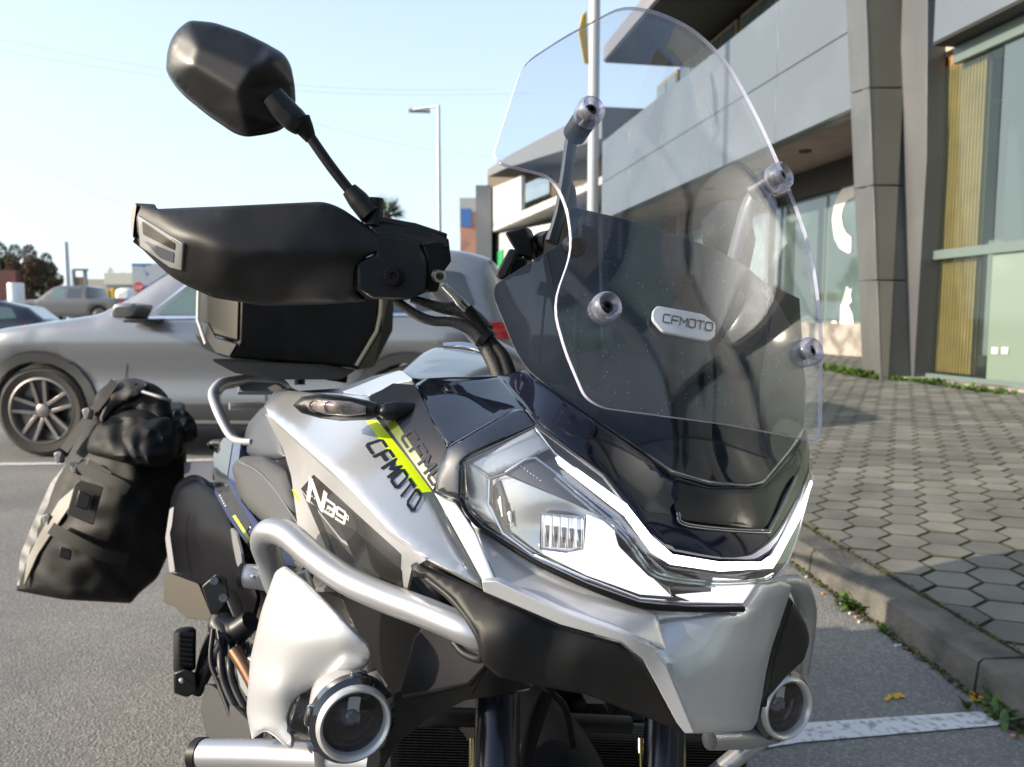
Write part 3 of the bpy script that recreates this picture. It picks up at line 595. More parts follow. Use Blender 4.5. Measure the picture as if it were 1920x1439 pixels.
lo = S('lower_side_panel', [(496, 776), (620, 884), (728, 998), (800, 1050), (772, 1066), (760, 1120), (650, 1110), (560, 1000, 10), (546, 893), (531, 842)], LOc, silver_d, bike, reg=.004, th=.004, step=12, r=4)
lof = TPS(LOc, .004)
patch('decal', [(588, 890), (752, 1040), (750, 1085), (640, 1010), (564, 917)], lof, deck, lo, .0010, step=10)
patch('decal', [(566, 922), (640, 1016), (750, 1087), (757, 1115), (650, 1105), (600, 1000)], lof, decm, lo, .0008, step=10)
patch('decal', [(576, 940), (592, 950), (632, 1050), (616, 1040)], lof, deck2, lo, .0016, step=8)
patch('decal', [(636, 985), (660, 990), (752, 1070), (755, 1110), (690, 1080), (660, 1040)], lof, deck2, lo, .0016, step=8)
decal('lettering', 'N', [(578, 938), (603, 957), (610, 925), (583, 899)], lof, decw, lo, .26, .3, 1.0, .0022)
decal('lettering', '39', [(609, 960), (645, 983), (648, 961), (613, 937)], lof, decw, lo, .26, .3, 1.0, .0022)
decal('lettering', 'o', [(646, 982), (656, 988), (657, 972), (648, 964)], lof, decw, lo, .15, .3, 1.0, .0022)
decal('lettering', 'ooooooooooooo', [(573, 925), (632, 976), (633, 972), (575, 921)], lof, decw, lo, .2, .5, .9, .0022)
patch('decal', [(547, 918), (552, 918), (563, 940), (560, 942)], lof, yel, lo, .0012, step=6)
# silver facet between the crease and the lamp
inn = [(812, 923, .688), (858, 945, .655), (890, 1000, .635), (930, 1090, .612), (905, 1107, .610)]
S('side_facet', [(814, 924), (856, 944, 6), (893, 1000), (935, 1098), (906, 1108), (903, 1087)], inn, silver, bike, reg=.01, th=.004, step=9, r=3, roll=(7, .003))
# ---- headlight
LC = [(1002, 797, .662), (868, 862, .668), (862, 940, .668), (905, 988, .655), (1000, 1048, .628), (1100, 1095, .612), (1200, 1132, .610), (1300, 1140, .622), (1400, 1138, .640), (1428, 1090, .655), (1460, 1085, .672), (1495, 1010, .735), (1525, 893, .850), (1130, 930, .618), (1240, 1055, .606), (1350, 1075, .625), (1440, 1068, .655), (980, 900, .642), (1100, 1020, .605)]
lf = TPS(LC, .001)
LO = [(1002, 798, 8), (868, 862, 6), (862, 925, 16), (880, 963), (905, 988), (1000, 1048), (1100, 1095), (1200, 1130, 20), (1290, 1138), (1394, 1138, 6), (1424, 1092, 4), (1455, 1087, 8), (1480, 1055), (1497, 1010), (1527, 893, 6), (1518, 878), (1500, 935), (1447, 1042), (1436, 1058, 8), (1350, 1056), (1248, 1042, 14), (1198, 977, 14), (1130, 892)]
hl = S('headlight', LO, None, deck2, bike, fn=lambda x, y: lf(x, y) + .022, th=.01, step=10); hl['label'] = 'wide lit headlight under a clear lens'
S('lens', LO, None, [lensm, lense], hl, fn=lf, th=.003, step=12, bevel=.0008)
T('seal', [(x, y, float(lf(np.array([x]), np.array([y]))[0]) + .006) for x, y in [(863, 935), (880, 963), (905, 990), (1000, 1051), (1100, 1098), (1200, 1134), (1290, 1142), (1394, 1142)]], .0028, matte2, hl, 8)
# reflector bowl outline
S('chrome_surround', [(870, 868), (1002, 803), (1035, 840), (985, 865), (918, 898), (916, 940), (938, 985), (905, 982), (872, 945)], None, housing, hl, fn=lambda x, y: lf(x, y) + .008, th=.003, step=8, r=3, roll=(8, .004))
S('reflector', [(920, 900, 6), (948, 890), (1140, 970, 8), (1162, 990), (1250, 1090), (1262, 1122, 6), (1200, 1120), (1100, 1083), (1000, 1040), (945, 1000, 14), (918, 945)], None, refl, hl, fn=lambda x, y: lf(x, y) + .014 + .010 * np.exp(-((x - 1060) / 70) ** 2 - ((y - 990) / 50) ** 2), th=.002, step=8)
S('lit_reflector', [(1100, 965), (1150, 985, 10), (1160, 1010), (1200, 1060), (1262, 1120, 6), (1200, 1116), (1100, 1080), (1020, 1040), (1008, 1020), (1095, 1030)], None, reflw, hl, fn=lambda x, y: lf(x, y) + .011, th=.002, step=8, roll=(14, .004))
S('lamp_visor', [(948, 886), (985, 864, 10), (1000, 860), (1022, 872), (1160, 975), (1130, 968), (1010, 915)], None, deck2, hl, fn=lambda x, y: lf(x, y) + .009, th=.003, step=8, r=3)
S('side_reflector', [(920, 915), (935, 900), (958, 975), (950, 990), (925, 950)], None, deck2, hl, fn=lambda x, y: lf(x, y) + .011, th=.002, step=6, r=2)
for k in range(4):
    S('reflector_fin', [(922 + k * 9, 925 + k * 12), (930 + k * 9, 915 + k * 14), (936 + k * 8, 960 + k * 10), (932 + k * 8, 962 + k * 9)], None, chrome if k % 2 else dark, hl, fn=lambda x, y: lf(x, y) + .0095, th=.0015, step=6)
pj = S('projector', [(1014, 962, 8), (1094, 970, 8), (1092, 1030, 8), (1062, 1035), (1014, 1030, 8)], None, chrome, hl, fn=lambda x, y: lf(x, y) + .008, th=.004, step=6, bevel=.001)
for i in range(5):
    x0 = 1019 + i * 15
    S('led_cell', [(x0, 967 + i), (x0 + 13, 968 + i), (x0 + 12, 1028), (x0 + 1, 1027)], None, led if i in (0, 4) else plate, hl, fn=lambda x, y: lf(x, y) + .0065 + .003 * np.sin((x - x0) / 13 * 3.14), th=.001, step=4)
    S('led_tooth', [(x0 + 3, 985 + 2 * i), (x0 + 11, 985 + 2 * i), (x0 + 7, 1020)], None, dark, hl, fn=lambda x, y: lf(x, y) + .0058, th=.001, step=4)
def rimline(name, pts, off, w, m, close=True):
    pts = pts + pts[:1] if close else pts
    T(name, [(x, y, float(lf(np.array([x * 1.]), np.array([y * 1.]))[0]) + off) for x, y in pts], w, m, hl, 6, sm=1)
rimline('reflector_edge', [(948, 886), (985, 862), (1004, 859), (1160, 975), (1215, 1045), (1262, 1088), (1340, 1100)], .0055, .0013, chrome, False)
rimline('reflector_edge', [(918, 898), (916, 945), (943, 1000), (1000, 1042), (1100, 1086), (1200, 1124), (1290, 1131), (1390, 1132)], .006, .0013, chrome, False)
rimline('lens_fold', [(872, 866), (918, 898), (948, 888)], .003, .0009, lense, False); rimline('lens_fold', [(1004, 803), (1040, 850), (1180, 955)], .003, .0008, chrome, False)
rimline('projector_edge', [(1014, 964), (1094, 971), (1092, 1030), (1062, 1035), (1014, 1030)], .0045, .0011, chrome)
random.seed(12)
for k in range(7):
    x, y = 975 + k * 6, 876 + k * 4.5; decal('moulded_mark', 'o', [(x, y), (x + 3, y + 2), (x + 4, y - 1), (x + 1, y - 3)], lambda x, y: lf(x, y) + .009, plate, hl, .2, .3, 1, .001)
S('dark_louvre', [(1152, 995, 6), (1165, 990), (1235, 1060), (1250, 1072), (1335, 1096), (1337, 1103), (1250, 1100), (1215, 1080), (1160, 1025, 6)], None, deck2, hl, fn=lambda x, y: lf(x, y) + .008, th=.003, step=7, r=2)
# DRL strip
d1 = [(1041, 857, 6), (1052, 857, 6), (1175, 945, 20), (1222, 1005, 16), (1262, 1040, 20), (1350, 1054), (1430, 1054, 8), (1452, 1038), (1500, 955), (1523, 900, 2), (1524, 906), (1509, 958), (1462, 1046), (1450, 1066, 8), (1350, 1072), (1258, 1059, 20), (1222, 1036, 16), (1172, 966, 20), (1047, 870, 6)]
S('daytime_running_strip', d1, None, drl, hl, fn=lambda x, y: lf(x, y) + .0045, th=.003, step=7)
for off, w in ((11, .0012), (17, .0012)):
    T('light_guide_line', [(x - off * .6, y + off, float(lf(np.array([x * 1.]), np.array([y * 1.]))[0]) + .003) for x, y in [(1050, 880), (1172, 985), (1222, 1050), (1260, 1070), (1350, 1080), (1430, 1076), (1456, 1066)]], w, chrome, hl, 6)
S('lower_led_lamp', [(1340, 1085), (1424, 1090, 4), (1394, 1132, 4), (1300, 1130), (1268, 1118), (1336, 1112)], None, reflw, hl, fn=lambda x, y: lf(x, y) + .007, th=.003, step=8)
# ---- silver beak
BC = [(862, 942, .690), (905, 990, .668), (1000, 1052, .645), (1100, 1098, .628), (1200, 1135, .622), (935, 1095, .612), (1050, 1150, .596), (1170, 1195, .585), (1235, 1215, .598), (1225, 1150, .615)]
S('beak_wing' , [(866, 944), (905, 990), (1000, 1052), (1100, 1100), (1200, 1137, 4), (1232, 1150), (1252, 1222), (1170, 1192), (1050, 1146), (932, 1095), (893, 1000)], BC, silver_d, bike, reg=.004, th=.004, step=12, r=3, roll=(7, .002))
BF = [(1200, 1137, .630), (1300, 1145, .632), (1400, 1140, .650), (1428, 1092, .672), (1460, 1090, .690), (1485, 1100, .720), (1240, 1220, .598), (1440, 1230, .672), (1283, 1365, .597), (1420, 1360, .655), (1350, 1370, .612), (1340, 1240, .613), (1470, 1160, .710)]
bk_ = S('beak', [(1195, 1136), (1300, 1145), (1396, 1142), (1428, 1094), (1460, 1089), (1486, 1098), (1474, 1135), (1442, 1230, 30), (1420, 1352), (1410, 1370, 8), (1300, 1376, 10), (1283, 1368), (1240, 1250, 20), (1205, 1200)], BF, silver, bike, reg=.003, th=.005, step=12, r=6, roll=(20, .010), bevel=.001)
BE = [(905, 1095, .607), (1050, 1160, .590), (1180, 1200, .580), (1240, 1245, .588), (1290, 1365, .594)]
S('beak_edge', [(903, 1090, 4), (930, 1090), (1050, 1146), (1165, 1188, 20), (1225, 1215, 24), (1250, 1250), (1302, 1376, 6), (1284, 1376, 6), (1268, 1355), (1206, 1238, 20), (1165, 1204, 16), (1050, 1172), (906, 1110)], [(a, b, c - .003) for a, b, c in BE], silver, bike, reg=.002, th=.008, step=9, bevel=.0015)
# far cheek + near cheek
CK = [(772, 1050, .655), (905, 1112, .618), (1050, 1178, .600), (1165, 1210, .592), (1205, 1245, .592), (1278, 1372, .602), (905, 1240, .592), (1000, 1283, .600), (1100, 1300, .602), (950, 1180, .588), (1080, 1240, .590), (1200, 1330, .604)]
ck = S('cheek_panel', [(770, 1060, 8), (782, 1053, 8), (905, 1109), (1050, 1174), (1163, 1206, 16), (1206, 1242, 16), (1282, 1376, 5), (1210, 1345), (1100, 1303), (1000, 1285), (935, 1270, 20), (905, 1245, 14), (893, 1185, 20), (850, 1125), (797, 1082, 16), (775, 1082, 8)], CK, matte, bike, reg=.002, th=.005, step=11, roll=(8, .006), bevel=.0015)
T('panel_lip', [(797, 1082, .655), (850, 1125, .628), (893, 1182, .606), (906, 1222, .60), (898, 1236, .605), (870, 1225, .62), (852, 1205, .63)], .0035, matte, ck, 10)
CR = [(1480, 1115, .745), (1430, 1290, .70), (1515, 1190, .80), (1510, 1240, .80), (1440, 1300, .705)]
S('cheek_panel', [(1479, 1116, 6), (1512, 1170, 20), (1519, 1200, 16), (1508, 1238), (1475, 1268), (1432, 1318), (1424, 1352), (1426, 1315), (1443, 1230)], CR, matte, bike, th=.006, step=10, r=8, roll=(10, .01), bevel=.001)
# silver shoulder of the far crash bar
T('crash_bar', [(1465, 1092, .88), (1495, 1098, .90), (1510, 1135, .93), (1508, 1190, .95), (1500, 1260, .96)], [.008, .012, .013, .013, .011], alu, bike, 16)
# ---- near crash bar
T('crash_bar', [(560, 1150, .86), (522, 1100, .865), (506, 1052, .86), (494, 1016, .845), (506, 997, .83), (540, 1004, .81), (590, 1046, .77), (650, 1088, .73), (720, 1120, .69), (800, 1150, .65), (880, 1184, .62), (940, 1210, .62)], [.0148, .0148, .0148, .0148, .0148, .0146, .0140, .0138, .0134, .0130, .0126, .0126], alu, bike, 24)
T('bar_stub', [(455, 1080, .88), (480, 1082, .88), (520, 1090, .885)], .014, alu, bike, 20)
T('end_cap', [(452, 1080, .880), (460, 1080, .880)], .0152, matte2, bike, 20, sm=1)
c = P(476, 1081, .862); Lt('rivet', c, C0 - c, [(0, .004), (.0025, .003), (.0035, 0), (0, 0)], chrome, bike, 16)
T('crash_bar', [(560, 1075, .87), (572, 1110, .87), (580, 1150, .87)], .012, alu, bike, 16)
T('crash_bar', [(378, 1415, .80), (500, 1417, .77), (600, 1422, .745), (700, 1430, .73)], .0158, alu, bike, 24)
T('end_cap', [(368, 1415, .802), (382, 1415, .799)], .0170, matte2, bike, 24, sm=1)
T('bar_clamp', [(598, 1405, .73), (604, 1445, .73)], .006, steel, bike, 12, sm=1)
# ---- white cowl round the fog lamp
WC = [(516, 1070, .765), (533, 1060, .765), (577, 1094, .745), (696, 1213, .690), (690, 1244, .693), (648, 1264, .708), (585, 1288, .722), (553, 1308, .730), (541, 1355, .732), (551, 1387, .725), (537, 1405, .72), (498, 1371, .735), (470, 1385, .75), (462, 1335, .77), (470, 1236, .78), (490, 1145, .775), (560, 1200, .712), (640, 1215, .690), (520, 1300, .722)]
S('fog_lamp_cowl', [(516, 1072, 8), (534, 1060, 8), (577, 1092), (694, 1210, 14), (700, 1228), (690, 1248, 14), (650, 1264), (587, 1288, 16), (553, 1312, 16), (541, 1350), (553, 1385), (550, 1404, 5), (537, 1402, 6), (516, 1382, 8), (497, 1370, 8), (472, 1387, 4), (462, 1335), (469, 1236), (490, 1145)], WC, whitesil, bike, reg=.004, th=.006, step=10, roll=(10, .008), r=10, bevel=.001)['label'] = 'white silver cowl curving over the fog lamp'
def foglamp(c, ax, R, name='fog_lamp'):
    o = Lt(name, c, ax, [(R * .55, -.075), (R * .8, -.07), (R * .97, -.045), (R * 1.08, -.02), (R * 1.08, -.012)], silver_d, bike, 48, sharp=60)
    Lt('collar', c, ax, [(R * 1.08, -.016), (R * 1.16, -.013), (R * 1.16, -.003), (R * 1.0, .001)], gloss, o, 48)
    Lt('bezel', c, ax, [(R * 1.0, -.01), (R * 1.01, .003), (R * .98, .007), (R * .93, .0085), (R * .86, .007), (R * .83, .003), (R * .82, -.002)], silver_d, o, 64, sharp=60)
    Lt('lens', c, ax, [(0, .002), (R * .5, .0015), (R * .83, -.001)], auxlens, o, 48)
    Lt('bowl', c, ax, [(R * .84, -.003), (R * .70, -.010), (R * .62, -.020), (R * .5, -.028), (R * .3, -.03), (0, -.03)], dark, o, 48, sharp=60)
    Lt('reflector_ring', c, ax, [(R * .62, -.010), (R * .58, -.008), (R * .55, -.012), (R * .55, -.018)], chrome, o, 48)
    Lt('projector_lens', c, ax, [(0, -.006), (R * .15, -.0075), (R * .28, -.012), (R * .34, -.02), (R * .36, -.028)], auxproj, o, 32, sharp=60)
    u = (Bu - ax * Bu.dot(ax)).normalized(); v = ax.cross(u)
    boxb_(o, c, ax, u, v, R)
    return o
auxproj = mat('projector_glass', (.10, .11, .13), .04, coat=1, spec=1)
def boxb_(o, c, ax, u, v, R):
    bm = bmesh.new()
    boxb(bm, c - ax * .014 - v * R * .2 + u * R * .05, v * R * .34, u * R * .55, ax * .004); mkobj('led_tower', bm, plate, o, 30, .001)
    bm = bmesh.new()
    for k in range(4): boxb(bm, c - ax * .012 - v * R * (.24 - k * .11) - u * R * .16, v * R * .06, u * R * .2, ax * .003)
    mkobj('led_chips', bm, ventg, o, 30, .0005)['kind'] = 'stuff'
    for sgn, w in ((1, .24), (-1, .26)):       # the two raised tabs of the collar
        bm = bmesh.new(); d = (u if sgn > 0 else (v * math.cos(.2) + u * .1)); e = ax.cross(d).normalized()
        a = c + d * R * 1.06 - ax * .014; boxb(bm, a - e * R * w, e * R * w * 2, d * R * .22, ax * .012); mkobj('collar_tab', bm, gloss, o, 30, .003)
ax = (-Bb * 1.0 + Vector((-.06, 0, 0)) + Vector((0, 0, .06))).normalized()
f1 = foglamp(P(663, 1354, .672), ax, .0335); f1['label'] = 'near round fog lamp in a silver bezel'
f2 = foglamp(P(1472, 1326, .905), ax, .0375); f2['label'] = 'far round fog lamp beside the beak'
T('fog_lamp_mount', [(560, 1330, .74), (600, 1340, .74), (640, 1345, .74)], .022, dark, bike, 12)
# emissive nothing here: both fog lamps are off
T('crash_bar', [(1330, 1388, .86), (1400, 1383, .90), (1452, 1375, .93)], [.011, .013, .012], alu, bike, 16)
T('crash_bar', [(1430, 1384, .93), (1380, 1420, .93), (1320, 1470, .93)], .011, alu, bike, 14)
# ---- turn signal
sg = S('turn_signal', [(549, 760, 6), (566, 744, 14), (600, 738), (640, 741), (690, 751, 6), (712, 757), (712, 782, 6), (690, 788), (640, 790), (600, 785, 14), (565, 775, 10)], [(549, 762, .765), (630, 760, .740), (712, 770, .742), (630, 738, .752), (630, 790, .752)], matte2, bike, th=.016, roll=(10, .012), step=6, bevel=.001)
sf = o_fn[sg]
sl_ = S('lens', [(570, 757, 5), (592, 749, 6), (656, 753), (686, 762, 6), (686, 777, 6), (650, 781), (610, 777, 10), (580, 768, 6)], None, [clear('signal_lens', (.85, .8, .78), 1.5, .05, 1.5, .35, (.38, .34, .33)), lense], sg, fn=lambda x, y: sf(x, y) - .005, th=.002, step=5, roll=(7, .003))
S('lamp_backing', [(570, 758, 5), (592, 750, 6), (655, 754), (684, 762, 6), (684, 777, 6), (650, 780), (610, 776, 10), (580, 768, 6)], None, mat('signal_backing', (.30, .27, .25), .3, .5, bump=.6, bscale=260), sg, fn=lambda x, y: sf(x, y) - .0012 - .0006 * np.sin(x / 4.5), th=.001, step=4)
for x in (590, 618, 648):
    cc = P(x, 762 + (x - 590) * .08, float(sf(np.array([x * 1.]), np.array([762 + (x - 590) * .08]))[0]) - .002); Lt('led_cell', cc, C0 - cc, [(0, .001), (.0022, .001), (.003, -.002), (.0036, -.004), (0, -.004)], mat('amber_cell', (.42, .17, .08), .4) if 'amber2' not in MATS else MATS['amber2'], sg, 14); MATS['amber2'] = MATS['amber_cell']
    Lt('led_ring', cc, C0 - cc, [(.0046, .0005), (.0056, .001), (.0064, .0005), (.0064, -.002), (.0046, -.002)], ventg, sg, 16)
T('signal_stalk', [(700, 770, .75), (714, 771, .75), (722, 772, .75), (740, 771, .752), (758, 770, .754), (775, 768, .756), (800, 766, .762)], [.0065, .006, .0085, .0098, .0088, .0065, .0055], matte2, bike, 16, sm=4)
# ---- tank, seat, tail
TK = [(765, 700, .93), (800, 665, 1.00), (860, 655, 1.05), (935, 680, 1.02), (940, 708, .88), (850, 712, .86), (740, 712, .90)]
S('tank', [(742, 706), (790, 664, 10), (815, 652, 8), (870, 655), (932, 672), (934, 708), (850, 712), (770, 712)], TK, mat('tank_grey_blue', (.17, .19, .22), .3, .4, coat=.6), bike, reg=.01, th=.01, r=6, step=12, roll=(8, .01))
S('tank_cover', [(690, 742), (640, 735), (660, 728), (720, 704), (752, 694), (775, 712), (740, 720)], [(690, 742, .88), (660, 722, .95), (752, 694, .93), (760, 715, .86)], silver, bike, th=.008, r=5, step=10)
S('tank_shoulder', [(530, 740), (560, 733), (640, 728), (700, 705), (750, 694), (690, 742), (620, 745)], [(530, 740, 1.09), (640, 728, 1.0), (750, 694, .97), (690, 742, .9)], greyb, bike, th=.02, r=5)
T('filler_cap', [(832, 653, 1.08), (870, 652, 1.08), (905, 662, 1.08)], .008, chrome, bike, 12)
ST = [(440, 870, 1.32), (480, 860, 1.25), (540, 870, 1.12), (558, 990, 1.0), (520, 985, 1.03), (470, 960, 1.15), (430, 905, 1.3)]
seat = S('seat', [(436, 880, 14), (455, 862, 12), (500, 858), (540, 880), (560, 940), (566, 1010), (540, 1010), (500, 985), (455, 945, 20)], ST, seatm, bike, reg=.01, vec=tuple(Bb * .03), step=10, r=8, roll=(26, .03))
T('seam', [(448, 866, 1.285), (485, 885, 1.2), (520, 925, 1.1), (560, 985, .985)], .0012, stitch, seat, 6)
S('pillion_seat', [(455, 850), (468, 800, 10), (498, 765), (520, 790), (538, 860), (500, 866)], [(455, 850, 1.38), (498, 765, 1.34), (538, 860, 1.2)], greyb, bike, vec=tuple(Bb * .03), r=8, roll=(16, .02), step=10)
S('seat_pad', [(492, 778), (520, 735), (560, 730), (560, 800), (540, 860), (520, 800)], [(492, 778, 1.3), (560, 730, 1.25), (540, 860, 1.15)], greyb, bike, vec=tuple(Bb * .03), r=8)
T('grab_rail', [(545, 738, 1.62), (520, 716, 1.60), (470, 712, 1.58), (440, 716, 1.55), (415, 722, 1.52), (402, 742, 1.50), (412, 775, 1.46), (432, 815, 1.42), (448, 828, 1.40), (475, 830, 1.36)], [.010, .012, .012, .013, .013, .014, .014, .012, .011, .009], silver_d, bike, 12, flat=.7)
hexa('rail_plate', [P(452, 716, 1.57), P(520, 716, 1.60), P(535, 735, 1.55), P(445, 735, 1.55)], [P(452, 722, 1.62), P(520, 722, 1.64), P(535, 741, 1.6), P(445, 741, 1.6)], ventg, bike)
T('cross_tube', [(430, 762, 1.62), (520, 760, 1.66), (600, 760, 1.6)], .009, silver_d, bike, 10)
TL = [(415, 820, 1.46), (450, 825, 1.40), (440, 900, 1.32), (405, 930, 1.40), (485, 1010, 1.15)]
S('tail_panel', [(418, 820), (452, 828), (444, 890), (452, 940), (500, 1000), (520, 1060), (490, 1060), (430, 975), (402, 925), (405, 860)], TL, blue, bike, th=.03, r=5, reg=.02)
tlf = TPS(TL, .02)
S('tail_side', [(400, 850), (418, 822), (436, 828), (425, 900), (470, 985), (460, 1000), (412, 935), (398, 900)], None, gloss, bike, fn=lambda x, y: tlf(x, y) - .004, th=.01, r=4)
decal('lettering', '800MT', [(434, 962), (462, 1000), (470, 990), (442, 952)], tlf, decw, bike, .2, .35, .9, .003)
patch('decal', [(436, 968), (441, 966), (473, 1016), (472, 1024)], lambda x, y: tlf(x, y) - .004, yel, bike, .002, step=8)
decal('lettering', 'ooooo', [(408, 930), (420, 952), (424, 950), (412, 928)], tlf, decw, bike, .2, .5, .9, .005)
S('rear_mudguard', [(345, 866), (400, 868), (405, 905), (345, 900)], [(345, 866, 1.75), (400, 868, 1.7), (405, 905, 1.65)], mat('navy_plate', (.02, .028, .05), .4), bike, th=.01)
T('step_knob', [(393, 838, 1.6), (402, 832, 1.6), (418, 832, 1.58)], .009, matte2, bike, 10)
# pannier frame, bracket box and exhaust side
S('side_carrier', [(322, 950), (335, 912, 20), (372, 896, 30), (420, 930), (450, 1010), (490, 1120), (470, 1200), (440, 1160), (420, 1110), (372, 1095), (328, 1074), (318, 1010)], [(330, 930, 1.60), (420, 940, 1.42), (490, 1120, 1.2), (325, 1060, 1.56), (380, 1000, 1.42)], fender, bike, vec=tuple(Bb * .06), r=8, roll=(14, .03))
S('carrier_strip', [(318, 955), (326, 950), (322, 985), (318, 1000), (328, 1072), (318, 1074), (310, 1010)], [(318, 955, 1.5), (328, 1072, 1.45), (310, 1010, 1.48)], ventg, bike, th=.004, r=3)
S('carrier_strip', [(432, 990), (442, 1000), (452, 1040), (455, 1072), (444, 1060), (436, 1020)], [(432, 990, 1.2), (455, 1072, 1.13), (436, 1020, 1.2)], ventg, bike, th=.004, r=3)
S('heel_guard', [(308, 1075), (318, 1075), (372, 1095), (400, 1165), (350, 1160), (330, 1140), (306, 1130)], [(308, 1075, 1.32), (372, 1095, 1.25), (400, 1165, 1.2)], bronze, bike, th=.04, r=5, step=10, bevel=.003)
hexa('peg_plate', [P(x, y, 1.17) for x, y in ((378, 1100), (405, 1076), (424, 1083), (430, 1120), (418, 1140), (398, 1163))], [P(x, y, 1.19) for x, y in ((378, 1100), (405, 1076), (424, 1083), (430, 1120), (418, 1140), (398, 1163))], grey, bike, .002)
for x, y in ((402, 1090), (419, 1122)):
    c = P(x, y, 1.168); Lt('plate_bolt', c, C0 - c, [(0, .003), (.003, .003), (.0035, .006), (.006, .006), (.007, 0), (0, 0)], steel, bike, 16)
T('peg_bracket', [(470, 1165, 1.12), (440, 1185, 1.13), (410, 1170, 1.14), (425, 1200, 1.12), (395, 1245, 1.12), (368, 1300, 1.12)], [.016, .02, .018, .014, .010, .009], grey, bike, 10)
T('peg_bracket', [(408, 1168, 1.15), (385, 1220, 1.14), (368, 1290, 1.13)], .007, grey, bike, 10)
pg = T('foot_peg', [(347, 1180, 1.12), (347, 1184, 1.12), (346, 1255, 1.12)], [.012, .0155, .0155], rubber, bike, 16, sm=1)
for k in range(7): T('peg_rib', [(338, 1190 + k * 9, 1.105), (362, 1192 + k * 9, 1.108)], .004, rubber, pg, 8, sm=1)
hexa('peg_pivot', [P(x, y, 1.10) for x, y in ((325, 1262), (345, 1254), (368, 1262), (370, 1298), (350, 1308), (326, 1300))], [P(x, y, 1.14) for x, y in ((325, 1262), (345, 1254), (368, 1262), (370, 1298), (350, 1308), (326, 1300))], matte2, bike, .003)
c = P(341, 1276, 1.098); Lt('pivot_pin', c, C0 - c, [(0, .002), (.003, .001), (.004, 0), (0, 0)], chrome, bike, 14)
S('engine_guard', [(385, 1280, 10), (400, 1285), (470, 1355), (470, 1400), (400, 1390), (388, 1385), (375, 1330)], [(385, 1280, 1.1), (470, 1355, 1.0), (388, 1385, 1.05)], grey, bike, th=.02, r=6, bevel=.002)
random.seed(3)
for k in range(9):
    x = 400 + k * 9; T('hose', [(x, 1180 + k * 4, 1.10 + .01 * k), (x + random.uniform(-12, 20), 1240, 1.08), (x + random.uniform(0, 25), 1290, 1.06), (x + 40, 1360, 1.03)], random.uniform(.0025, .006), random.choice([rubber, steel, dark, grey]), bike, 8)
T('exhaust_pipe', [(440, 1220, 1.05), (465, 1260, 1.03), (500, 1330, 1.0)], .010, mat('exhaust_brown', (.22, .12, .07), .3, .8), bike, 12)
S('engine_cover', [(440, 1240, 16), (470, 1230, 16), (480, 1300), (455, 1310, 16)], [(440, 1240, 1.06), (470, 1230, 1.03), (480, 1300, 1.03)], silver_d, bike, th=.03, r=8)
# ---- dark innards behind the bodywork
S('engine_block', [(440, 960), (560, 1000), (760, 1100), (1000, 1250), (1300, 1330), (1400, 1439), (1380, 1600), (560, 1600), (500, 1400), (450, 1200)], [(420, 960, 1.45), (700, 1150, 1.15), (1000, 1300, 1.08), (1380, 1400, 1.12), (560, 1600, 1.1), (1380, 1600, 1.1), (380, 1200, 1.5)], dark, bike, vec=tuple(Bn * .1 + Bb * .15), step=30, noise=(45, .05))
S('inner_fairing', [(640, 1120), (760, 1075), (905, 1240), (1000, 1290), (900, 1310), (760, 1330), (700, 1250)], [(640, 1120, .86), (760, 1075, .76), (905, 1240, .68), (1000, 1290, .70), (760, 1330, .80)], matte2, bike, th=.01, r=6, step=14)
hexa('radiator_shroud', [P(x, y, t) for x, y, t in ((775, 1195, .74), (800, 1165, .73), (905, 1225, .66), (912, 1252, .66), (880, 1285, .68), (755, 1310, .74), (750, 1290, .74))], [P(x, y, t) for x, y, t in ((790, 1200, .80), (815, 1175, .79), (915, 1235, .74), (920, 1255, .74), (890, 1290, .76), (765, 1320, .80), (760, 1300, .80))], grey, bike, .003)
S('lower_shroud', [(740, 1300), (880, 1262), (912, 1255), (880, 1310), (800, 1350), (740, 1400), (700, 1470), (660, 1439), (720, 1400)], [(740, 1300, .76), (912, 1255, .68), (800, 1350, .76), (700, 1470, .78)], matte, bike, th=.008, r=5)
rad = S('radiator', [(730, 1340), (1400, 1370), (1400, 1640), (730, 1640)], [(730, 1340, 1.0), (1400, 1370, 1.05), (1400, 1640, 1.0), (730, 1640, .95)], dark, bike, th=.02, step=40)
bm = bmesh.new()
for k in range(46):
    y = 1345 + k * 5.2; a, b = P(735, y, .985), P(1395, y + 18, 1.035); boxb(bm, a, b - a, Vector((0, 0, .0012)), Vector((0, -.006, 0)))
mkobj('radiator_fins', bm, dark, rad)['kind'] = 'stuff'
T('fork_bar', [(760, 1352, .90), (850, 1345, .88), (1180, 1360, .95)], .011, matte2, bike, 12)
hexa('fork_bracket', [P(x, y, t) for x, y, t in ((862, 1283, .74), (900, 1270, .72), (1000, 1283, .74), (990, 1296, .74), (880, 1300, .73))], [P(x, y, t) for x, y, t in ((862, 1283, .80), (900, 1270, .80), (1000, 1283, .80), (990, 1296, .80), (880, 1300, .80))], silver_d, bike, .002)
for x, t, xb in ((934, .765, 931), (1248, .865, 1242)):
    k = T('fork_leg', [(x, 1285, t), (xb, 1500, t - .06), (xb - 3, 1700, t - .1)], .0225, forkm, bike, 28, sm=1)
    T('gold_tube', [(x + 32, 1300, t + .03), (x + 32, 1500, t - .03)], .0035, forkg, k, 10, sm=1)
    T('gold_tube', [(x - 46, 1385, t + .03), (x - 46, 1500, t)], .005, forkg, k, 10, sm=1)
T('brake_line', [(1025, 1300, .80), (1005, 1350, .79), (985, 1439, .78), (990, 1560, .76)], [.008, .009, .007, .006], rubber, bike, 12)
T('brake_line', [(1035, 1300, .80), (1060, 1330, .82), (1075, 1400, .84)], .004, rubber, bike, 10)
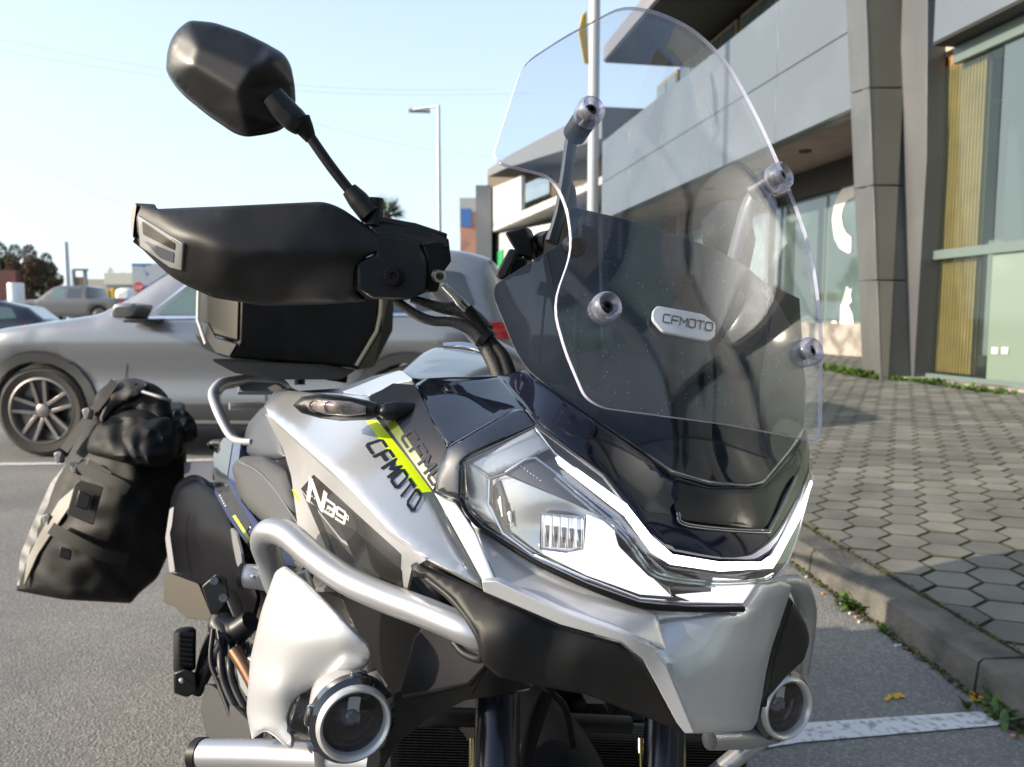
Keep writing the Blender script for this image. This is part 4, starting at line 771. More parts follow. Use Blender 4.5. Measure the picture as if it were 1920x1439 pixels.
# wheels (below and behind the frame, they carry the machine)
def bikewheel(b, c, R, w, name):
    ctr = B(0, b, c); o = Lt(name, ctr, Bn, [(R * .74, -w * .4), (R * .85, -w * .5), (R * .95, -w * .42), (R, -w * .15), (R, w * .15), (R * .95, w * .42), (R * .85, w * .5), (R * .74, w * .4)], rubber, bike, 48)
    Lt('rim', ctr, Bn, [(R * .70, -w * .3), (R * .76, -w * .42), (R * .76, w * .42), (R * .70, w * .3), (R * .70, -w * .3)], rimd, o, 48)
    Lt('hub', ctr, Bn, [(0, -w * .6), (.04, -w * .6), (.05, 0), (.04, w * .6), (0, w * .6)], rimd, o, 20)
    bm = bmesh.new()
    for k in range(14):
        a = k * 2 * math.pi / 14; d = Bb * math.cos(a) + Bu * math.sin(a); tube_bm(bm, [ctr + Bn * (w * .4 * (-1) ** k) + d * .03, ctr + d * R * .72], .003, 6)
    mkobj('spokes', bm, steel, o); return o
zb = lambda b, R: (R - CH - (Bn * BD + Bb * b).z) / Bu.z
bikewheel(.80, zb(.80, .31), .30, .11, 'front_wheel'); bikewheel(2.15, zb(2.15, .31), .31, .15, 'rear_wheel')
for s in (-1, 1): T('fork_leg', [tuple(B(s * .10, .77, -.62)), tuple(B(s * .10, .80, zb(.80, .31)))], .028, matte2, bike, 16, sm=1, world=True)
T('swing_arm', [tuple(B(-.1, 1.55, -.66)), tuple(B(-.1, 2.15, zb(2.15, .31)))], .035, silver_d, bike, 12, sm=1, world=True)
T('side_stand', [tuple(B(.14, 1.45, -.75)), tuple(Vector(B(.35, 1.45, -1.0)).xy) + (.01,)], .012, matte2, bike, 12, sm=1, world=True)
def shadow_mass(name, a0, a1, b0, b1, c0, c1, tp=.0):      # unseen blocks added to fill out the shadow, in the machine's own frame
    hexa(name, [B(a, b, c0) for a, b in ((a0, b0), (a1, b0), (a1, b1), (a0, b1))], [B(a * .9, b, c1) for a, b in ((a0, b0 + tp), (a1, b0 + tp), (a1, b1), (a0, b1))], dark, bike, .02)
shadow_mass('engine_shadow_mass', -.13, .17, 1.0, 1.65, -.92, -.40, .08); shadow_mass('frame_shadow_mass', -.10, .18, .95, 1.75, -.42, -.12, -.05); shadow_mass('sump_shadow_mass', -.12, .15, .95, 1.5, -.98, -.90, -.1)
shadow_mass('rear_shadow_mass', -.08, .14, 1.7, 2.2, -.55, -.15, .0); shadow_mass('far_shadow_mass', .17, .30, 1.0, 1.35, -.80, -.25, .05)
# ================================================================== LUGGAGE
tc = empty('top_case', tuple(P(560, 700, 2.15))); tag(tc, 'black hard top case with chamfered corners on the motorcycle rack', 'top case')
tca = [(372, 556, 2.06), (385, 545, 2.04), (452, 545, 1.96), (715, 545, 2.10), (738, 556, 2.2), (738, 600, 2.2), (722, 650, 2.14), (672, 693, 2.10), (470, 680, 1.98), (428, 676, 2.02), (400, 660, 2.04), (385, 640, 2.06), (372, 595, 2.07)]
bd = hexa('case_body', [P(*p) for p in ((452, 470, 1.96), (715, 470, 2.10), (705, 620, 2.10), (665, 690, 2.09), (430, 672, 1.98), (448, 640, 1.96))], [P(*p) + Bb * .38 for p in ((452, 470, 1.96), (715, 470, 2.10), (705, 620, 2.10), (665, 690, 2.09), (430, 672, 1.98), (448, 640, 1.96))], matte, tc, .008)
hexa('corner_panel', [P(*p) for p in ((388, 480, 2.06), (450, 480, 1.958), (446, 640, 1.955), (404, 628, 2.03), (390, 600, 2.06))], [P(*p) + Bb * .34 for p in ((388, 480, 2.06), (450, 480, 1.958), (446, 640, 1.955), (404, 628, 2.03), (390, 600, 2.06))], bronze, bd, .005)  # bronze tone puts the warm sunlight on the black case's corner into colour
hexa('corner_panel', [P(*p) for p in ((390, 604, 2.058), (404, 632, 2.03), (446, 644, 1.955), (430, 672, 1.98), (404, 664, 2.03), (384, 636, 2.06))], [P(*p) + Bb * .34 for p in ((390, 604, 2.058), (404, 632, 2.03), (446, 644, 1.955), (430, 672, 1.98), (404, 664, 2.03), (384, 636, 2.06))], matte2, bd, .005)
T('trim', [(376, 480, 2.07), (372, 560, 2.07), (371, 600, 2.07), (386, 645, 2.06)], .005, vinylw, tc, 8, sm=1)
T('trim', [(718, 480, 2.095), (713, 590, 2.095), (706, 622, 2.095), (668, 686, 2.085)], .005, mat('trim_cream', (.5, .42, .28), .5), tc, 8, sm=1)
hexa('side_face', [P(*p) for p in ((720, 480, 2.11), (742, 480, 2.25), (736, 620, 2.25), (700, 690, 2.2), (668, 695, 2.1), (712, 620, 2.11))], [P(*p) + Bb * .3 for p in ((720, 480, 2.11), (742, 480, 2.25), (736, 620, 2.25), (700, 690, 2.2), (668, 695, 2.1), (712, 620, 2.11))], matte2, tc, .005)
S('base_plate', [(418, 684, 8), (470, 679), (560, 690), (668, 694), (640, 712, 8), (520, 712), (440, 700)], [(418, 684, 1.95), (560, 690, 1.98), (668, 694, 2.06)], mat('flat_black', (.004, .004, .004), .9, spec=.05), tc, vec=tuple(Bb * .3), r=4)
T('lock_latch', [(562, 700, 1.95), (562, 722, 1.95)], .014, matte2, tc, 8, sm=1)
T('lock_latch', [(612, 706, 1.98), (650, 712, 2.0)], .010, matte2, tc, 8, sm=1)
sb = empty('soft_pannier', tuple(P(180, 1100, 1.8))); tag(sb, 'black fabric roll-top pannier with buckled straps hanging beside the rear wheel', 'pannier bag')
SB = [(35, 1108, 1.80), (60, 1010, 1.84), (110, 900, 1.86), (165, 800, 1.88), (200, 760, 1.90), (350, 770, 1.90), (345, 900, 1.84), (310, 1050, 1.80), (245, 1130, 1.78), (200, 950, 1.72), (250, 880, 1.74), (150, 1060, 1.73), (110, 1000, 1.76)]
bgb = S('bag_body', [(30, 1108, 4), (36, 1080), (62, 1010), (90, 930), (140, 830), (175, 780), (210, 770), (345, 775), (350, 860), (345, 920), (335, 940), (325, 1020), (295, 1085), (262, 1112), (245, 1132, 6), (120, 1125)], SB, fabric, sb, vec=tuple(Bb * .30 + Bn * .02), step=9, r=10, noise=(30, .009), roll=(14, .03), reg=.01)
sbf = o_fn[bgb]
S('side_flap', [(32, 1100), (38, 1040), (60, 985), (95, 905), (140, 850), (205, 780), (225, 772), (190, 830), (150, 880), (100, 960), (62, 1030), (40, 1095)], None, greyflap, sb, fn=lambda x, y: sbf(x, y) + .01, th=.01, step=8, r=8, noise=(20, .012))
S('side_flap', [(75, 1000), (110, 940), (150, 905), (130, 950), (70, 1040), (44, 1100), (50, 1050)], None, reflect, sb, fn=lambda x, y: sbf(x, y) - .012, th=.004, step=8, r=4)['label'] = 'grey edge flap catching the sun'
def pillow(name, ol, f, off, m, bulge, nz=(26, .018, 3), par=sb, step=8, roll=18):
    return S(name, ol, None, m, par, fn=lambda x, y: f(x, y) - off, th=.03, step=step, r=14, roll=(roll, bulge), noise=nz, sharp=60)
pillow('roll_top', [(170, 790), (178, 740), (205, 716), (250, 708), (295, 722), (318, 745), (325, 790), (300, 800), (240, 770), (200, 810)], sbf, .02, fabric, .05)
pillow('roll_fold', [(160, 850), (170, 800), (210, 775), (260, 765), (310, 780), (345, 800), (348, 850), (300, 880), (240, 870), (200, 860)], sbf, .05, fabric, .05, (24, .018, 8))
pillow('roll_fold', [(225, 820), (260, 790), (320, 780), (338, 820), (332, 860), (290, 878), (245, 860)], sbf, .075, fabric, .03, (18, .014, 5))
pillow('roll_fold', [(196, 730), (230, 708), (285, 718), (262, 745), (215, 765), (190, 800), (176, 780)], sbf, .045, fabric2, .03)
pillow('strap_bundle', [(318, 770), (345, 765), (368, 790), (372, 820), (352, 835), (330, 820)], sbf, .03, webbing, .03, (9, .02, 2))
T('hem', [(268, 735, 1.86), (300, 745, 1.83), (322, 752, 1.84)], .0045, ventg, sb, 8)
for pts, w in (([(152, 868), (165, 885), (215, 905), (240, 920)], 22), ([(95, 990), (120, 1005), (190, 1040), (240, 1050)], 24), ([(120, 845), (160, 790), (195, 745), (215, 715)], 16)):
    bm = bmesh.new(); pr = None; cs = catmull([(x, y, 0) for x, y in pts], 5)
    for i, p in enumerate(cs):
        q = cs[min(i + 1, len(cs) - 1)] - cs[max(i - 1, 0)]; nn = np.array([-q[1], q[0]]); nn = nn / np.linalg.norm(nn) * w / 2
        vv = []
        for s in (-1, 1):
            x, y = p[0] + s * nn[0], p[1] + s * nn[1]; t = float(sbf(np.array([x]), np.array([y]))[0]); vv += [bm.verts.new(P(x, y, t - .055)), bm.verts.new(P(x, y, t - .045))]
        if pr:
            bm.faces.new((pr[0], vv[0], vv[2], pr[2])); bm.faces.new((pr[1], pr[3], vv[3], vv[1])); bm.faces.new((pr[0], pr[1], vv[1], vv[0])); bm.faces.new((pr[2], vv[2], vv[3], pr[3]))
        pr = vv
    mkobj('strap', bm, webbing, sb)
hx = lambda n, pts, t, d, m, b=.003: hexa(n, [P(x, y, t) for x, y in pts], [P(x, y, t + d) for x, y in pts], m, sb, b)
hx('buckle', [(148, 918), (172, 930), (164, 958), (140, 950)], 1.66, .02, matte2); hx('buckle', [(112, 1024), (135, 1032), (132, 1052), (110, 1045)], 1.67, .02, matte2)
hx('reflective_patch', [(166, 860), (208, 884), (210, 892), (160, 872)], 1.675, .006, reflect, .001)
hx('patch', [(140, 908), (150, 900), (194, 914), (175, 985), (125, 965)], 1.685, .01, fabric2, .002)
for x, y in ((163, 776), (110, 858), (140, 877), (88, 975)):
    hx('strap_hook', [(x - 10, y - 8), (x + 2, y - 12), (x + 12, y - 4), (x + 8, y + 8), (x - 4, y + 12)], 1.80, .02, ventg); hx('strap_hook', [(x + 2, y - 10), (x + 14, y - 6), (x + 10, y + 12), (x, y + 10)], 1.79, .02, matte2)
#PART3
# ================================================================== GROUND, KERB, PAVEMENT
def plane(name, pts, m, kind='structure'):
    bm = bmesh.new(); bm.faces.new([bm.verts.new(p) for p in pts]); o = mkobj(name, bm, m); o['kind'] = kind; return o
plane('ground', [(-400, -60, 0), (400, -60, 0), (400, 500, 0), (-400, 500, 0)], asph)
KH = .104
k0, k1 = G(1506, 984, KH), G(1920, 1231, KH); kd = (k0 - k1); kd.z = 0; kd.normalize(); kn = Vector((kd.y, -kd.x, 0))    # along the kerb (away), towards the building
SL = .05
def KP(al, s, dz=0): q = k1 + kd * al + kn * s; q.z = KH + SL * max(0, s) + dz; return q
W0 = .135
kerb = empty('kerb'); kerb['kind'] = 'structure'
random.seed(5)
al = -6.0
while al < 30:
    L = 1.0; bm = bmesh.new(); a, b = KP(al + .006, 0), KP(al + L - .004, 0); dz = random.uniform(-.003, .003)
    prof = [(-W0 - .012, -.13), (-W0, -.012), (-W0 + .012, 0), (0, 0), (0, -.13)]
    n = 8; rings = []
    for i in range(n + 1):
        p = a + (b - a) * i / n; rings.append([bm.verts.new(p + kn * (s + random.uniform(-.002, .002)) + Vector((0, 0, z + dz + (random.uniform(-.003, .001) if z > -.05 else 0)))) for s, z in prof])
    for r1, r2 in zip(rings, rings[1:]):
        for k in range(5): bm.faces.new((r1[k], r1[(k + 1) % 5], r2[(k + 1) % 5], r2[k]))
    bm.faces.new(rings[0]); bm.faces.new(rings[-1][::-1]); mkobj('kerb_stone', bm, kerbm, kerb); al += L
HXR = .100; DX, DYs = HXR * 1.5, HXR * math.sqrt(3)       # hexagon radius, column step, row step
pave = empty('pavement'); pave['kind'] = 'structure'
bm = bmesh.new(); v = [bm.verts.new(p) for p in (KP(-6, 0, -.007), KP(-6, 7, -.007), KP(34, 7, -.007), KP(34, 0, -.007))]; bm.faces.new(v); mkobj('joint_sand', bm, joint, pave)
hd = Vector((.52, 1, 0)).normalized(); hn = Vector((hd.y, -hd.x, 0))
def surfz(q): s = (q - k1).dot(kn); return KH + SL * s, s
cells = []
Of = k1.copy()
for i in range(-60, 90):
    for j in range(-60, 130):
        q = Of + hn * (i * DX) + hd * ((j + .5 * (i % 2)) * DYs); z, s = surfz(q); alg = (q - k1).dot(kd)
        if s < .005 - .09 or s > 5.4 or alg < -3 or alg > 26: continue
        x, y, t = proj(Vector((q.x, q.y, z)))
        vis = t > .5 and 1440 < x < 2050 and 560 < y < 1560
        cells.append((not (vis), t, q, s, z))
cells.sort(key=lambda c: (c[0], c[1]))
def hexmesh(bm, q, z, top=.0, clip=True, tilt=(0, 0), r=None):
    r = r or HXR * .957; pts = []
    for k in range(6):
        a = k * math.pi / 3; d = hn * math.cos(a) + hd * math.sin(a); pts.append((q + d * r, d))
    pl = []
    poly = [p for p, _ in pts]
    # cut along the kerb
    def sd_(p): return (p - k1).dot(kn) - .012
    out = []
    for a, b in zip(poly, poly[1:] + poly[:1]):
        sa, sb_ = sd_(a), sd_(b)
        if sa >= 0: out.append(a)
        if (sa >= 0) != (sb_ >= 0): out.append(a + (b - a) * (sa / (sa - sb_)))
    if len(out) < 3: return False
    c = sum(out, Vector()) / len(out)
    H = lambda p, dz: Vector((p.x, p.y, KH + SL * (p - k1).dot(kn) + dz + (p - c).dot(hn) * tilt[0] + (p - c).dot(hd) * tilt[1]))
    t_ = [bm.verts.new(H(c + (p - c) * .95, top)) for p in out]; m_ = [bm.verts.new(H(p, top - .005)) for p in out]; b_ = [bm.verts.new(H(p, -.03)) for p in out]
    bm.faces.new(t_); n = len(out)
    for i in range(n):
        bm.faces.new((t_[i], m_[i], m_[(i + 1) % n], t_[(i + 1) % n])).material_index = 1; bm.faces.new((m_[i], b_[i], b_[(i + 1) % n], m_[(i + 1) % n])).material_index = 1
    return True
random.seed(11)
shared = []
for k in range(5):
    bm = bmesh.new(); q0 = k1 + kn * 2.0; hexmesh(bm, q0, 0, random.uniform(-.002, .002), tilt=(random.uniform(-.015, .015), random.uniform(-.015, .015)))
    bmesh.ops.translate(bm, verts=bm.verts, vec=-Vector((q0.x, q0.y, KH + SL * 2.0))); bmesh.ops.recalc_face_normals(bm, faces=bm.faces)
    me = bpy.data.meshes.new('paving_stone'); bm.to_mesh(me); bm.free(); me.materials.append(paver); me.materials.append(joint); shared.append(me)
n = 0; rest = bmesh.new()
for hid, t, q, s, z in cells:
    if not hid and n < 298:
        if s > HXR + .02:
            o = bpy.data.objects.new('paving_stone', random.choice(shared)); COL.objects.link(o); o.location = (q.x, q.y, z); o.parent = pave; n += 1
        else:
            bm = bmesh.new()
            if hexmesh(bm, q, z, random.uniform(-.002, .002)): mkobj('paving_stone', bm, [paver, joint], pave); n += 1
            else: bm.free()
    else: hexmesh(rest, q, z, random.uniform(-.002, .002), tilt=(random.uniform(-.01, .01), random.uniform(-.01, .01)))
mkobj('paving_stones', rest, [paver, joint], pave)['kind'] = 'stuff'
# painted lines
def gpoly(name, px, z, m, kind='structure'):
    v = [G(x, y, z) for x, y in px]; bm = bmesh.new(); bm.faces.new([bm.verts.new(p) for p in v]); o = mkobj(name, bm, m); o['kind'] = kind; return o
gpoly('parking_line', [(1140, 1408), (1500, 1356), (1835, 1334), (1892, 1358), (1500, 1392), (1140, 1450)], .004, roadpaint)
gpoly('parking_line', [(-700, 878), (170, 866), (560, 856), (560, 860), (170, 870), (-700, 884)], .004, roadpaint)
def stroke(name, segs, w, m, z=.004):
    bm = bmesh.new()
    for i, (a, b) in enumerate(segs):
        a, b = G(*a, z + i * .0006), G(*b, z + i * .0006); d = (b - a).normalized(); nn = Vector((-d.y, d.x, 0)) * w / 2; bm.faces.new([bm.verts.new(p) for p in (a - nn, b - nn, b + nn, a + nn)])
    return mkobj(name, bm, m)
o = stroke('painted_mark', [((1661, 1313), (1672, 1303)), ((1670, 1303), (1697, 1306)), ((1683, 1303), (1680, 1310)), ((1672, 1303), (1690, 1301))], .012, yelpaint); tag(o, 'small yellow spray mark on the dark asphalt left of the other one', 'paint mark'); 
o = stroke('painted_mark', [((1821, 1295), (1825, 1315)), ((1822, 1314), (1842, 1311)), ((1826, 1304), (1838, 1302)), ((1838, 1302), (1839, 1310))], .012, yelpaint); tag(o, 'small yellow spray mark on the asphalt at the foot of the kerb', 'paint mark')
# weeds
def weed(x, y, n, h, label, seed, z=0.0, base=None):
    random.seed(seed); bm = bmesh.new(); c = base if base is not None else G(x, y, z)
    for i in range(n):
        a = random.uniform(0, 6.28); q = c + Vector((random.gauss(0, h * .5), random.gauss(0, h * .5), 0)) ; d = Vector((math.cos(a), math.sin(a), 0)); L = h * random.uniform(.5, 1.2); w = L * random.uniform(.10, .2); sdv = Vector((-d.y, d.x, 0))
        pr = None
        for k in range(5):
            u = k / 4; p = q + d * L * .7 * u + Vector((0, 0, L * (u - .45 * u * u) * random.uniform(.95, 1.05))); ww = w * math.sin(math.pi * min(.97, u * .85 + .12)); e = (bm.verts.new(p - sdv * ww), bm.verts.new(p + sdv * ww))
            if pr: bm.faces.new((pr[0], pr[1], e[1], e[0]))
            pr = e
    o = mkobj('weed_plant', bm, leafm); tag(o, label, 'weed', 'weeds growing along the kerb'); return o
weed(1895, 1340, 110, .07, 'largest leafy green weed at the kerb foot by the end of the white line', 1)
weed(1605, 1142, 90, .06, 'leafy green weed at the kerb foot halfway along the kerb', 2)
weed(1500, 1050, 70, .05, 'weed tuft at the kerb foot close beside the headlight', 3)
weed(1665, 1185, 26, .035, 'small green sprig at the kerb foot below the middle weed', 4)
def strip(name, pts, n, m, sz, seed, kind='stuff', up=.5):
    random.seed(seed); bm = bmesh.new()
    for i in range(n):
        u = random.random() * (len(pts) - 1); k = int(u); p = pts[k] + (pts[k + 1] - pts[k]) * (u - k); s = sz * random.uniform(.4, 1.3); p = p + Vector((random.gauss(0, sz * .9), random.gauss(0, sz * .9), 0))
        a = random.uniform(0, 6.28); d = Vector((math.cos(a), math.sin(a), random.uniform(0, up * 2))) * s; e = Vector((-math.sin(a), math.cos(a), random.uniform(0, up))) * s * .6
        bm.faces.new([bm.verts.new(v) for v in (p, p + d * .5 + e, p + d, p + d * .5 - e)])
    o = mkobj(name, bm, m); o['kind'] = kind; return o
strip('moss', [KP(a, -W0 - .02, -KH + .0) for a in (-.6, .3, 1, 2, 3, 6)], 2600, moss, .012, 21)
strip('joint_grass', [KP(a, .006, 0) for a in (-1, 1, 2, 4, 9, 16)], 3200, moss, .008, 22)
# pale crumbs and butts
random.seed(31)
for i, (x, y) in enumerate(((1512, 1082), (1577, 1130), (1594, 1150), (1611, 1166), (1680, 1211), (1687, 1210), (1543, 1113), (1605, 1157), (1900, 1380), (1850, 1330))):
    c = G(x, y, .004); bm = bmesh.new(); lathe_bm(bm, c, (1, random.random(), .2), [(0, -.006), (.004, -.005), (.005, 0), (.004, .005), (0, .006)], 7)
    o = mkobj('litter', bm, litter if i not in (6, 7, 8) else mat('orange_litter', (.6, .25, .1), .7)); tag(o, 'pale crumb of litter lying on asphalt along the kerb' if i not in (6, 7, 8) else 'orange scrap of litter lying on asphalt along the kerb', 'litter', 'pale litter crumbs' if i not in (6, 7, 8) else 'orange litter scraps')
# ================================================================== SHOP BUILDING (right)
base = None
for D in np.arange(4, 20, .01):                       # where the pavement meets the column foot seen at (1640,705)
    q = P(1640, 705, D); 
    if q.z <= surfz(q)[0]: base = q; break
fd = Vector((-.17, 1, 0)).normalized(); fn_ = Vector((-fd.y, fd.x, 0)) * 1.0     # along the facade (away); outward normal (towards the road)
if fn_.x > 0: fn_ = -fn_
def FPt(x, y, off=0):
    """photo pixel on the facade plane, off metres behind it"""
    r = ray(x, y); o0 = base - fn_ * off; return C0 + r * ((o0 - C0).dot(fn_) / r.dot(fn_))
def FW(a, z, off=0): q = base + fd * a - fn_ * off; return Vector((q.x, q.y, z))
def fa(x, y, off=0): p = FPt(x, y, off); return (p - base).dot(fd), p.z
shop = empty('shop_building', (base.x + 4, base.y, 0)); tag(shop, 'modern grey panel-clad shop building with a slanting column and tall glazing', 'building')
def fbox(name, a0, a1, z0, z1, o0, o1, m, par=None, bevel=.004):
    p = FW(a0, z0, o0); return Bx(name, p, fd * (a1 - a0), -fn_ * (o1 - o0), (0, 0, z1 - z0), m, par or shop, bevel)
aR, zb1 = fa(1592, 207); aL, _ = fa(1128, 392)
zB = 3.98 if False else zb1; zJ = fa(1586, 63)[1]; zT = fa(1461, 0)[1]
# balcony fascia: two rows of panels
L = aL - aR; n = 5
for r_, (z0, z1) in enumerate(((zB, zJ), (zJ, zT))):
    for k in range(n):
        fbox('fascia_panel', aR - .5 + k * (L + .5) / n + .004, aR - .5 + (k + 1) * (L + .5) / n - .004, z0 + .008, z1 - .008, 0, .12, facp)
fbox('fascia_core', aR - .5, aL - .02, zB + .02, zT - .02, .08, .3, greyw)
fbox('soffit', aR - .5, aL, zB + .04, zB + .10, .12, 4.0, soff)
fbox('soffit_edge', aR - .5, aL, zB - .0, zB + .06, .13, .30, colp)
for k in range(3):
    a_, _ = fa(1510 - k * 90, 277 + k * 30, .9); c = FW(a_, zB + .03, .9); Lt('downlight', c, (0, 0, -1), [(0, 0), (.09, 0), (.11, .012), (.11, -.02), (0, -.02)], darkp, shop, 20)
# upper storey behind the balcony
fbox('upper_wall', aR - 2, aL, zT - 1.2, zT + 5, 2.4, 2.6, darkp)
for k in range(7):
    a0 = aR + .6 + k * 1.9
    w = fbox('window', a0, a0 + 1.7, zT - 1.1, zT + 2.2, 2.28, 2.38, mat('bronze_frame', (.22, .18, .12), .5) if k == 0 else MATS['bronze_frame'])
    Bx('pane', FW(a0 + .08, zT - 1.0, 2.26), fd * .72, -fn_ * .01, (0, 0, 3.1), tealg, w); Bx('pane', FW(a0 + .88, zT - 1.0, 2.26), fd * .74, -fn_ * .01, (0, 0, 3.1), tealg, w)
fbox('upper_slab', aR - 3, aL + .0, zT + 2.3, zT + 2.7, .0, 2.6, greyw)
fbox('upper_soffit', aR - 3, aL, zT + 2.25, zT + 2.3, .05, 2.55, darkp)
# recessed shop front under the balcony
RO = 1.9
zbm0, zbm1 = fa(1600, 345, RO)[1], fa(1590, 302, RO)[1]
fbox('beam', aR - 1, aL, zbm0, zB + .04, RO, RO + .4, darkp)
az0, zp = fa(1600, 607, RO)
g0 = az0 - .6; nG = 6; Lg = (aL - g0) / nG
zgnd = surfz(FW(az0, 0, RO))[0]
for k in range(nG):
    w = fbox('shop_window', g0 + k * Lg, g0 + (k + 1) * Lg, zp, zbm0, RO + .12, RO + .2, tealf if k else tealf, bevel=.002)
    Bx('pane', FW(g0 + k * Lg + .05, zp + .05, RO + .11), fd * (Lg - .10), -fn_ * .012, (0, 0, zbm0 - zp - .1), tealg, w)
fbox('plinth', g0, aL, zgnd - .4, zp, RO, RO + .4, plinthm)
# white posts of the shop front
for px in (1272, 1440):
    a_, _ = fa(px, 380, RO - .2); fbox('post', a_ - .07, a_ + .07, 0, zB, RO - .2, RO - .05, colp2)
# white vinyl on the glass: large C, sitting dog and cat
def vin(name, outline, off=RO + .098, par=shop, r=0):
    ol = fillet(outline, r); V, T_, lp = tri2d(ol, [], 6); bm = bmesh.new(); vs = [bm.verts.new(FPt(x, y, off)) for x, y in V]
    for t in T_:
        try: bm.faces.new([vs[i] for i in t])
        except ValueError: pass
    ls = [v_ for v_ in bm.verts if not v_.link_faces]
    if ls: bmesh.ops.delete(bm, geom=ls, context='VERTS')
    return mkobj(name, bm, vinylw, par)
vin('vinyl_letter', [(1602, 344), (1582, 350), (1566, 376), (1560, 412), (1564, 446), (1574, 466), (1590, 475), (1595, 474), (1596, 444), (1588, 440), (1580, 425), (1577, 405), (1582, 385), (1592, 374), (1602, 370)], r=4)
vin('vinyl_dog', [(1588, 536), (1592, 545), (1597, 540), (1594, 555), (1597, 566), (1590, 572), (1598, 590), (1602, 620), (1600, 645), (1610, 640), (1612, 648), (1604, 652), (1584, 650), (1586, 636), (1582, 632), (1577, 645), (1573, 650), (1574, 620), (1576, 590), (1576, 575), (1582, 560)], r=2)
vin('vinyl_cat', [(1560, 602), (1568, 602), (1570, 612), (1572, 620), (1566, 630), (1568, 646), (1554, 648), (1548, 640), (1556, 636), (1556, 620)], r=3)
vin('vinyl_cat', [(1500, 605), (1505, 612), (1512, 602), (1512, 618), (1506, 630), (1502, 645), (1490, 648), (1492, 630), (1488, 612), (1496, 616)], r=3)
# slanting column
def quadcol(name, front, dep, m, j):
    """front: list of (px,py) on the facade plane, extruded back"""
    f = [FPt(x, y, -.25) for x, y in front]; b = [FPt(x, y, -.25) - fn_ * dep for x, y in front]; return hexa(name, f, b, m, shop, .006)
def lerp(a, b, t): return (a[0] + (b[0] - a[0]) * t, a[1] + (b[1] - a[1]) * t)
def colstrip(xl0, xl1, xr0, xr1, ys, name, m, offL, offR, dep):
    """panels between two leaning edges; x at y=0 and y=700"""
    for (y0l, y0r), (y1l, y1r) in zip(ys, ys[1:]):
        def e(xa, xb, y): return (xa + (xb - xa) * y / 700., y)
        p = [(e(xl0, xl1, y0l + 1.2), offL), (e(xr0, xr1, y0r + 1.2), offR), (e(xr0, xr1, y1r - 1.2), offR), (e(xl0, xl1, y1l - 1.2), offL)]
        f = [FPt(x, y, o) for (x, y), o in p]; b = [q - fn_ * dep + Vector((0.25, 0, 0)) for q in f]; hexa(name, f, b, m, shop, .006)
YS = [(-420, -420), (-220, -210), (-20, -35), (176, 165), (355, 348), (528, 526), (720, 722)]
colstrip(1586, 1617, 1623, 1651, YS, 'column_panel', colp, -.05, -.30, .5)
YS2 = [(-420, -420), (-210, -215), (-35, -38), (165, 168), (348, 349), (526, 526), (722, 722)]
csm = mat('column_side_shaded', (.085, .085, .07), .5, .1, var=.12, vscale=1.2)  # darker olive than the column front: this side's shade is in the colour
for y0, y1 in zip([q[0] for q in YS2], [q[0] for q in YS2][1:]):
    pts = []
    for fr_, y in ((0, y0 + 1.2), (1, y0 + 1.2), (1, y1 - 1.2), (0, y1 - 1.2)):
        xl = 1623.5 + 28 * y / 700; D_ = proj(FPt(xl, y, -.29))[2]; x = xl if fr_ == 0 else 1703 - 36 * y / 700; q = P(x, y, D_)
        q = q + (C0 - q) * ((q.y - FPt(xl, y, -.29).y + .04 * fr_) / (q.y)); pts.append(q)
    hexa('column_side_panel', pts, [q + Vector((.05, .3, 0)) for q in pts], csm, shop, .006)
# grey portal and right-hand glazing
aJ0, _ = fa(1690, 400); aJ1, _ = fa(1735, 400)
zH = fa(1738, 88)[1]
p = [FPt(1703, -400, .1), FPt(1742, -400, .1), FPt(1737, 300, .1), FPt(1712, 725, .1), FPt(1664, 715, .1), FPt(1680, 400, .1)]
hexa('portal_jamb', p, [q - fn_ * .25 for q in p], colp2, shop, .004)
aE = fa(2300, 400)[0] - 3
fbox('header_panel', aE, aJ1 - .02, zH, zH + 1.9, -.02, .14, facp); fbox('header_panel', aE, aJ1 + 1.0, zH + 1.915, zH + 4.5, -.02, .14, facp)
fbox('header_soffit', aE, aJ1, zH - .03, zH - .003, -.01, .35, darkp)
fbox('header_frame', aE, aJ1, zH - .22, zH - .035, .26, .34, tealf)
ag, _ = fa(1745, 400, .3); zmid0, zmid1 = fa(1760, 487, .3)[1], fa(1760, 470, .3)[1]; zlow = fa(1800, 706, .3)[1]
panes = [(ag, fa(1862, 400, .3)[0]), (fa(1862, 400, .3)[0], fa(2150, 400, .3)[0]), (fa(2150, 400, .3)[0], aE)]
for a0, a1 in panes:
    for z0, z1, m_ in ((zlow, zmid0, mintg), (zmid1, zH - .2, clear('clear_glazing', (.80, .90, .86), 1.0, .01, 1.5, .015, (.4, .5, .46)) if 'clear_glazing' not in MATS else MATS['clear_glazing'])):
        if m_ is not mintg and a0 != ag: m_ = MATS.get('coated_glazing') or clear('coated_glazing', (.62, .72, .68), 3.2, .01, 1.5, .06, (.5, .6, .56))
        if m_ is mintg and a0 == ag: m_ = MATS['clear_glazing'] if 'clear_glazing' in MATS else clear('clear_glazing', (.80, .90, .86), 1.0, .01, 1.5, .015, (.4, .5, .46))
        fbox('glass_pane', a1 + .01, a0 - .01, z0, z1, .32, .335, m_, bevel=0)
fbox('mullion', aE, ag, zmid0, zmid1, .27, .33, tealf); fbox('sill', aE, ag, zlow - .05, zlow, .26, .36, tealf)
fbox('edge_frame', ag - .06, ag + .02, zlow, zH - .2, .25, .33, tealf); fbox('edge_frame', ag + .03, ag + .25, zlow - .05, zH - .03, .16, .34, tealf)
fbox('skirting', aE, ag + .1, -.1, zlow - .05, .40, .6, mat('dark_teal', (.02, .05, .05), .4))
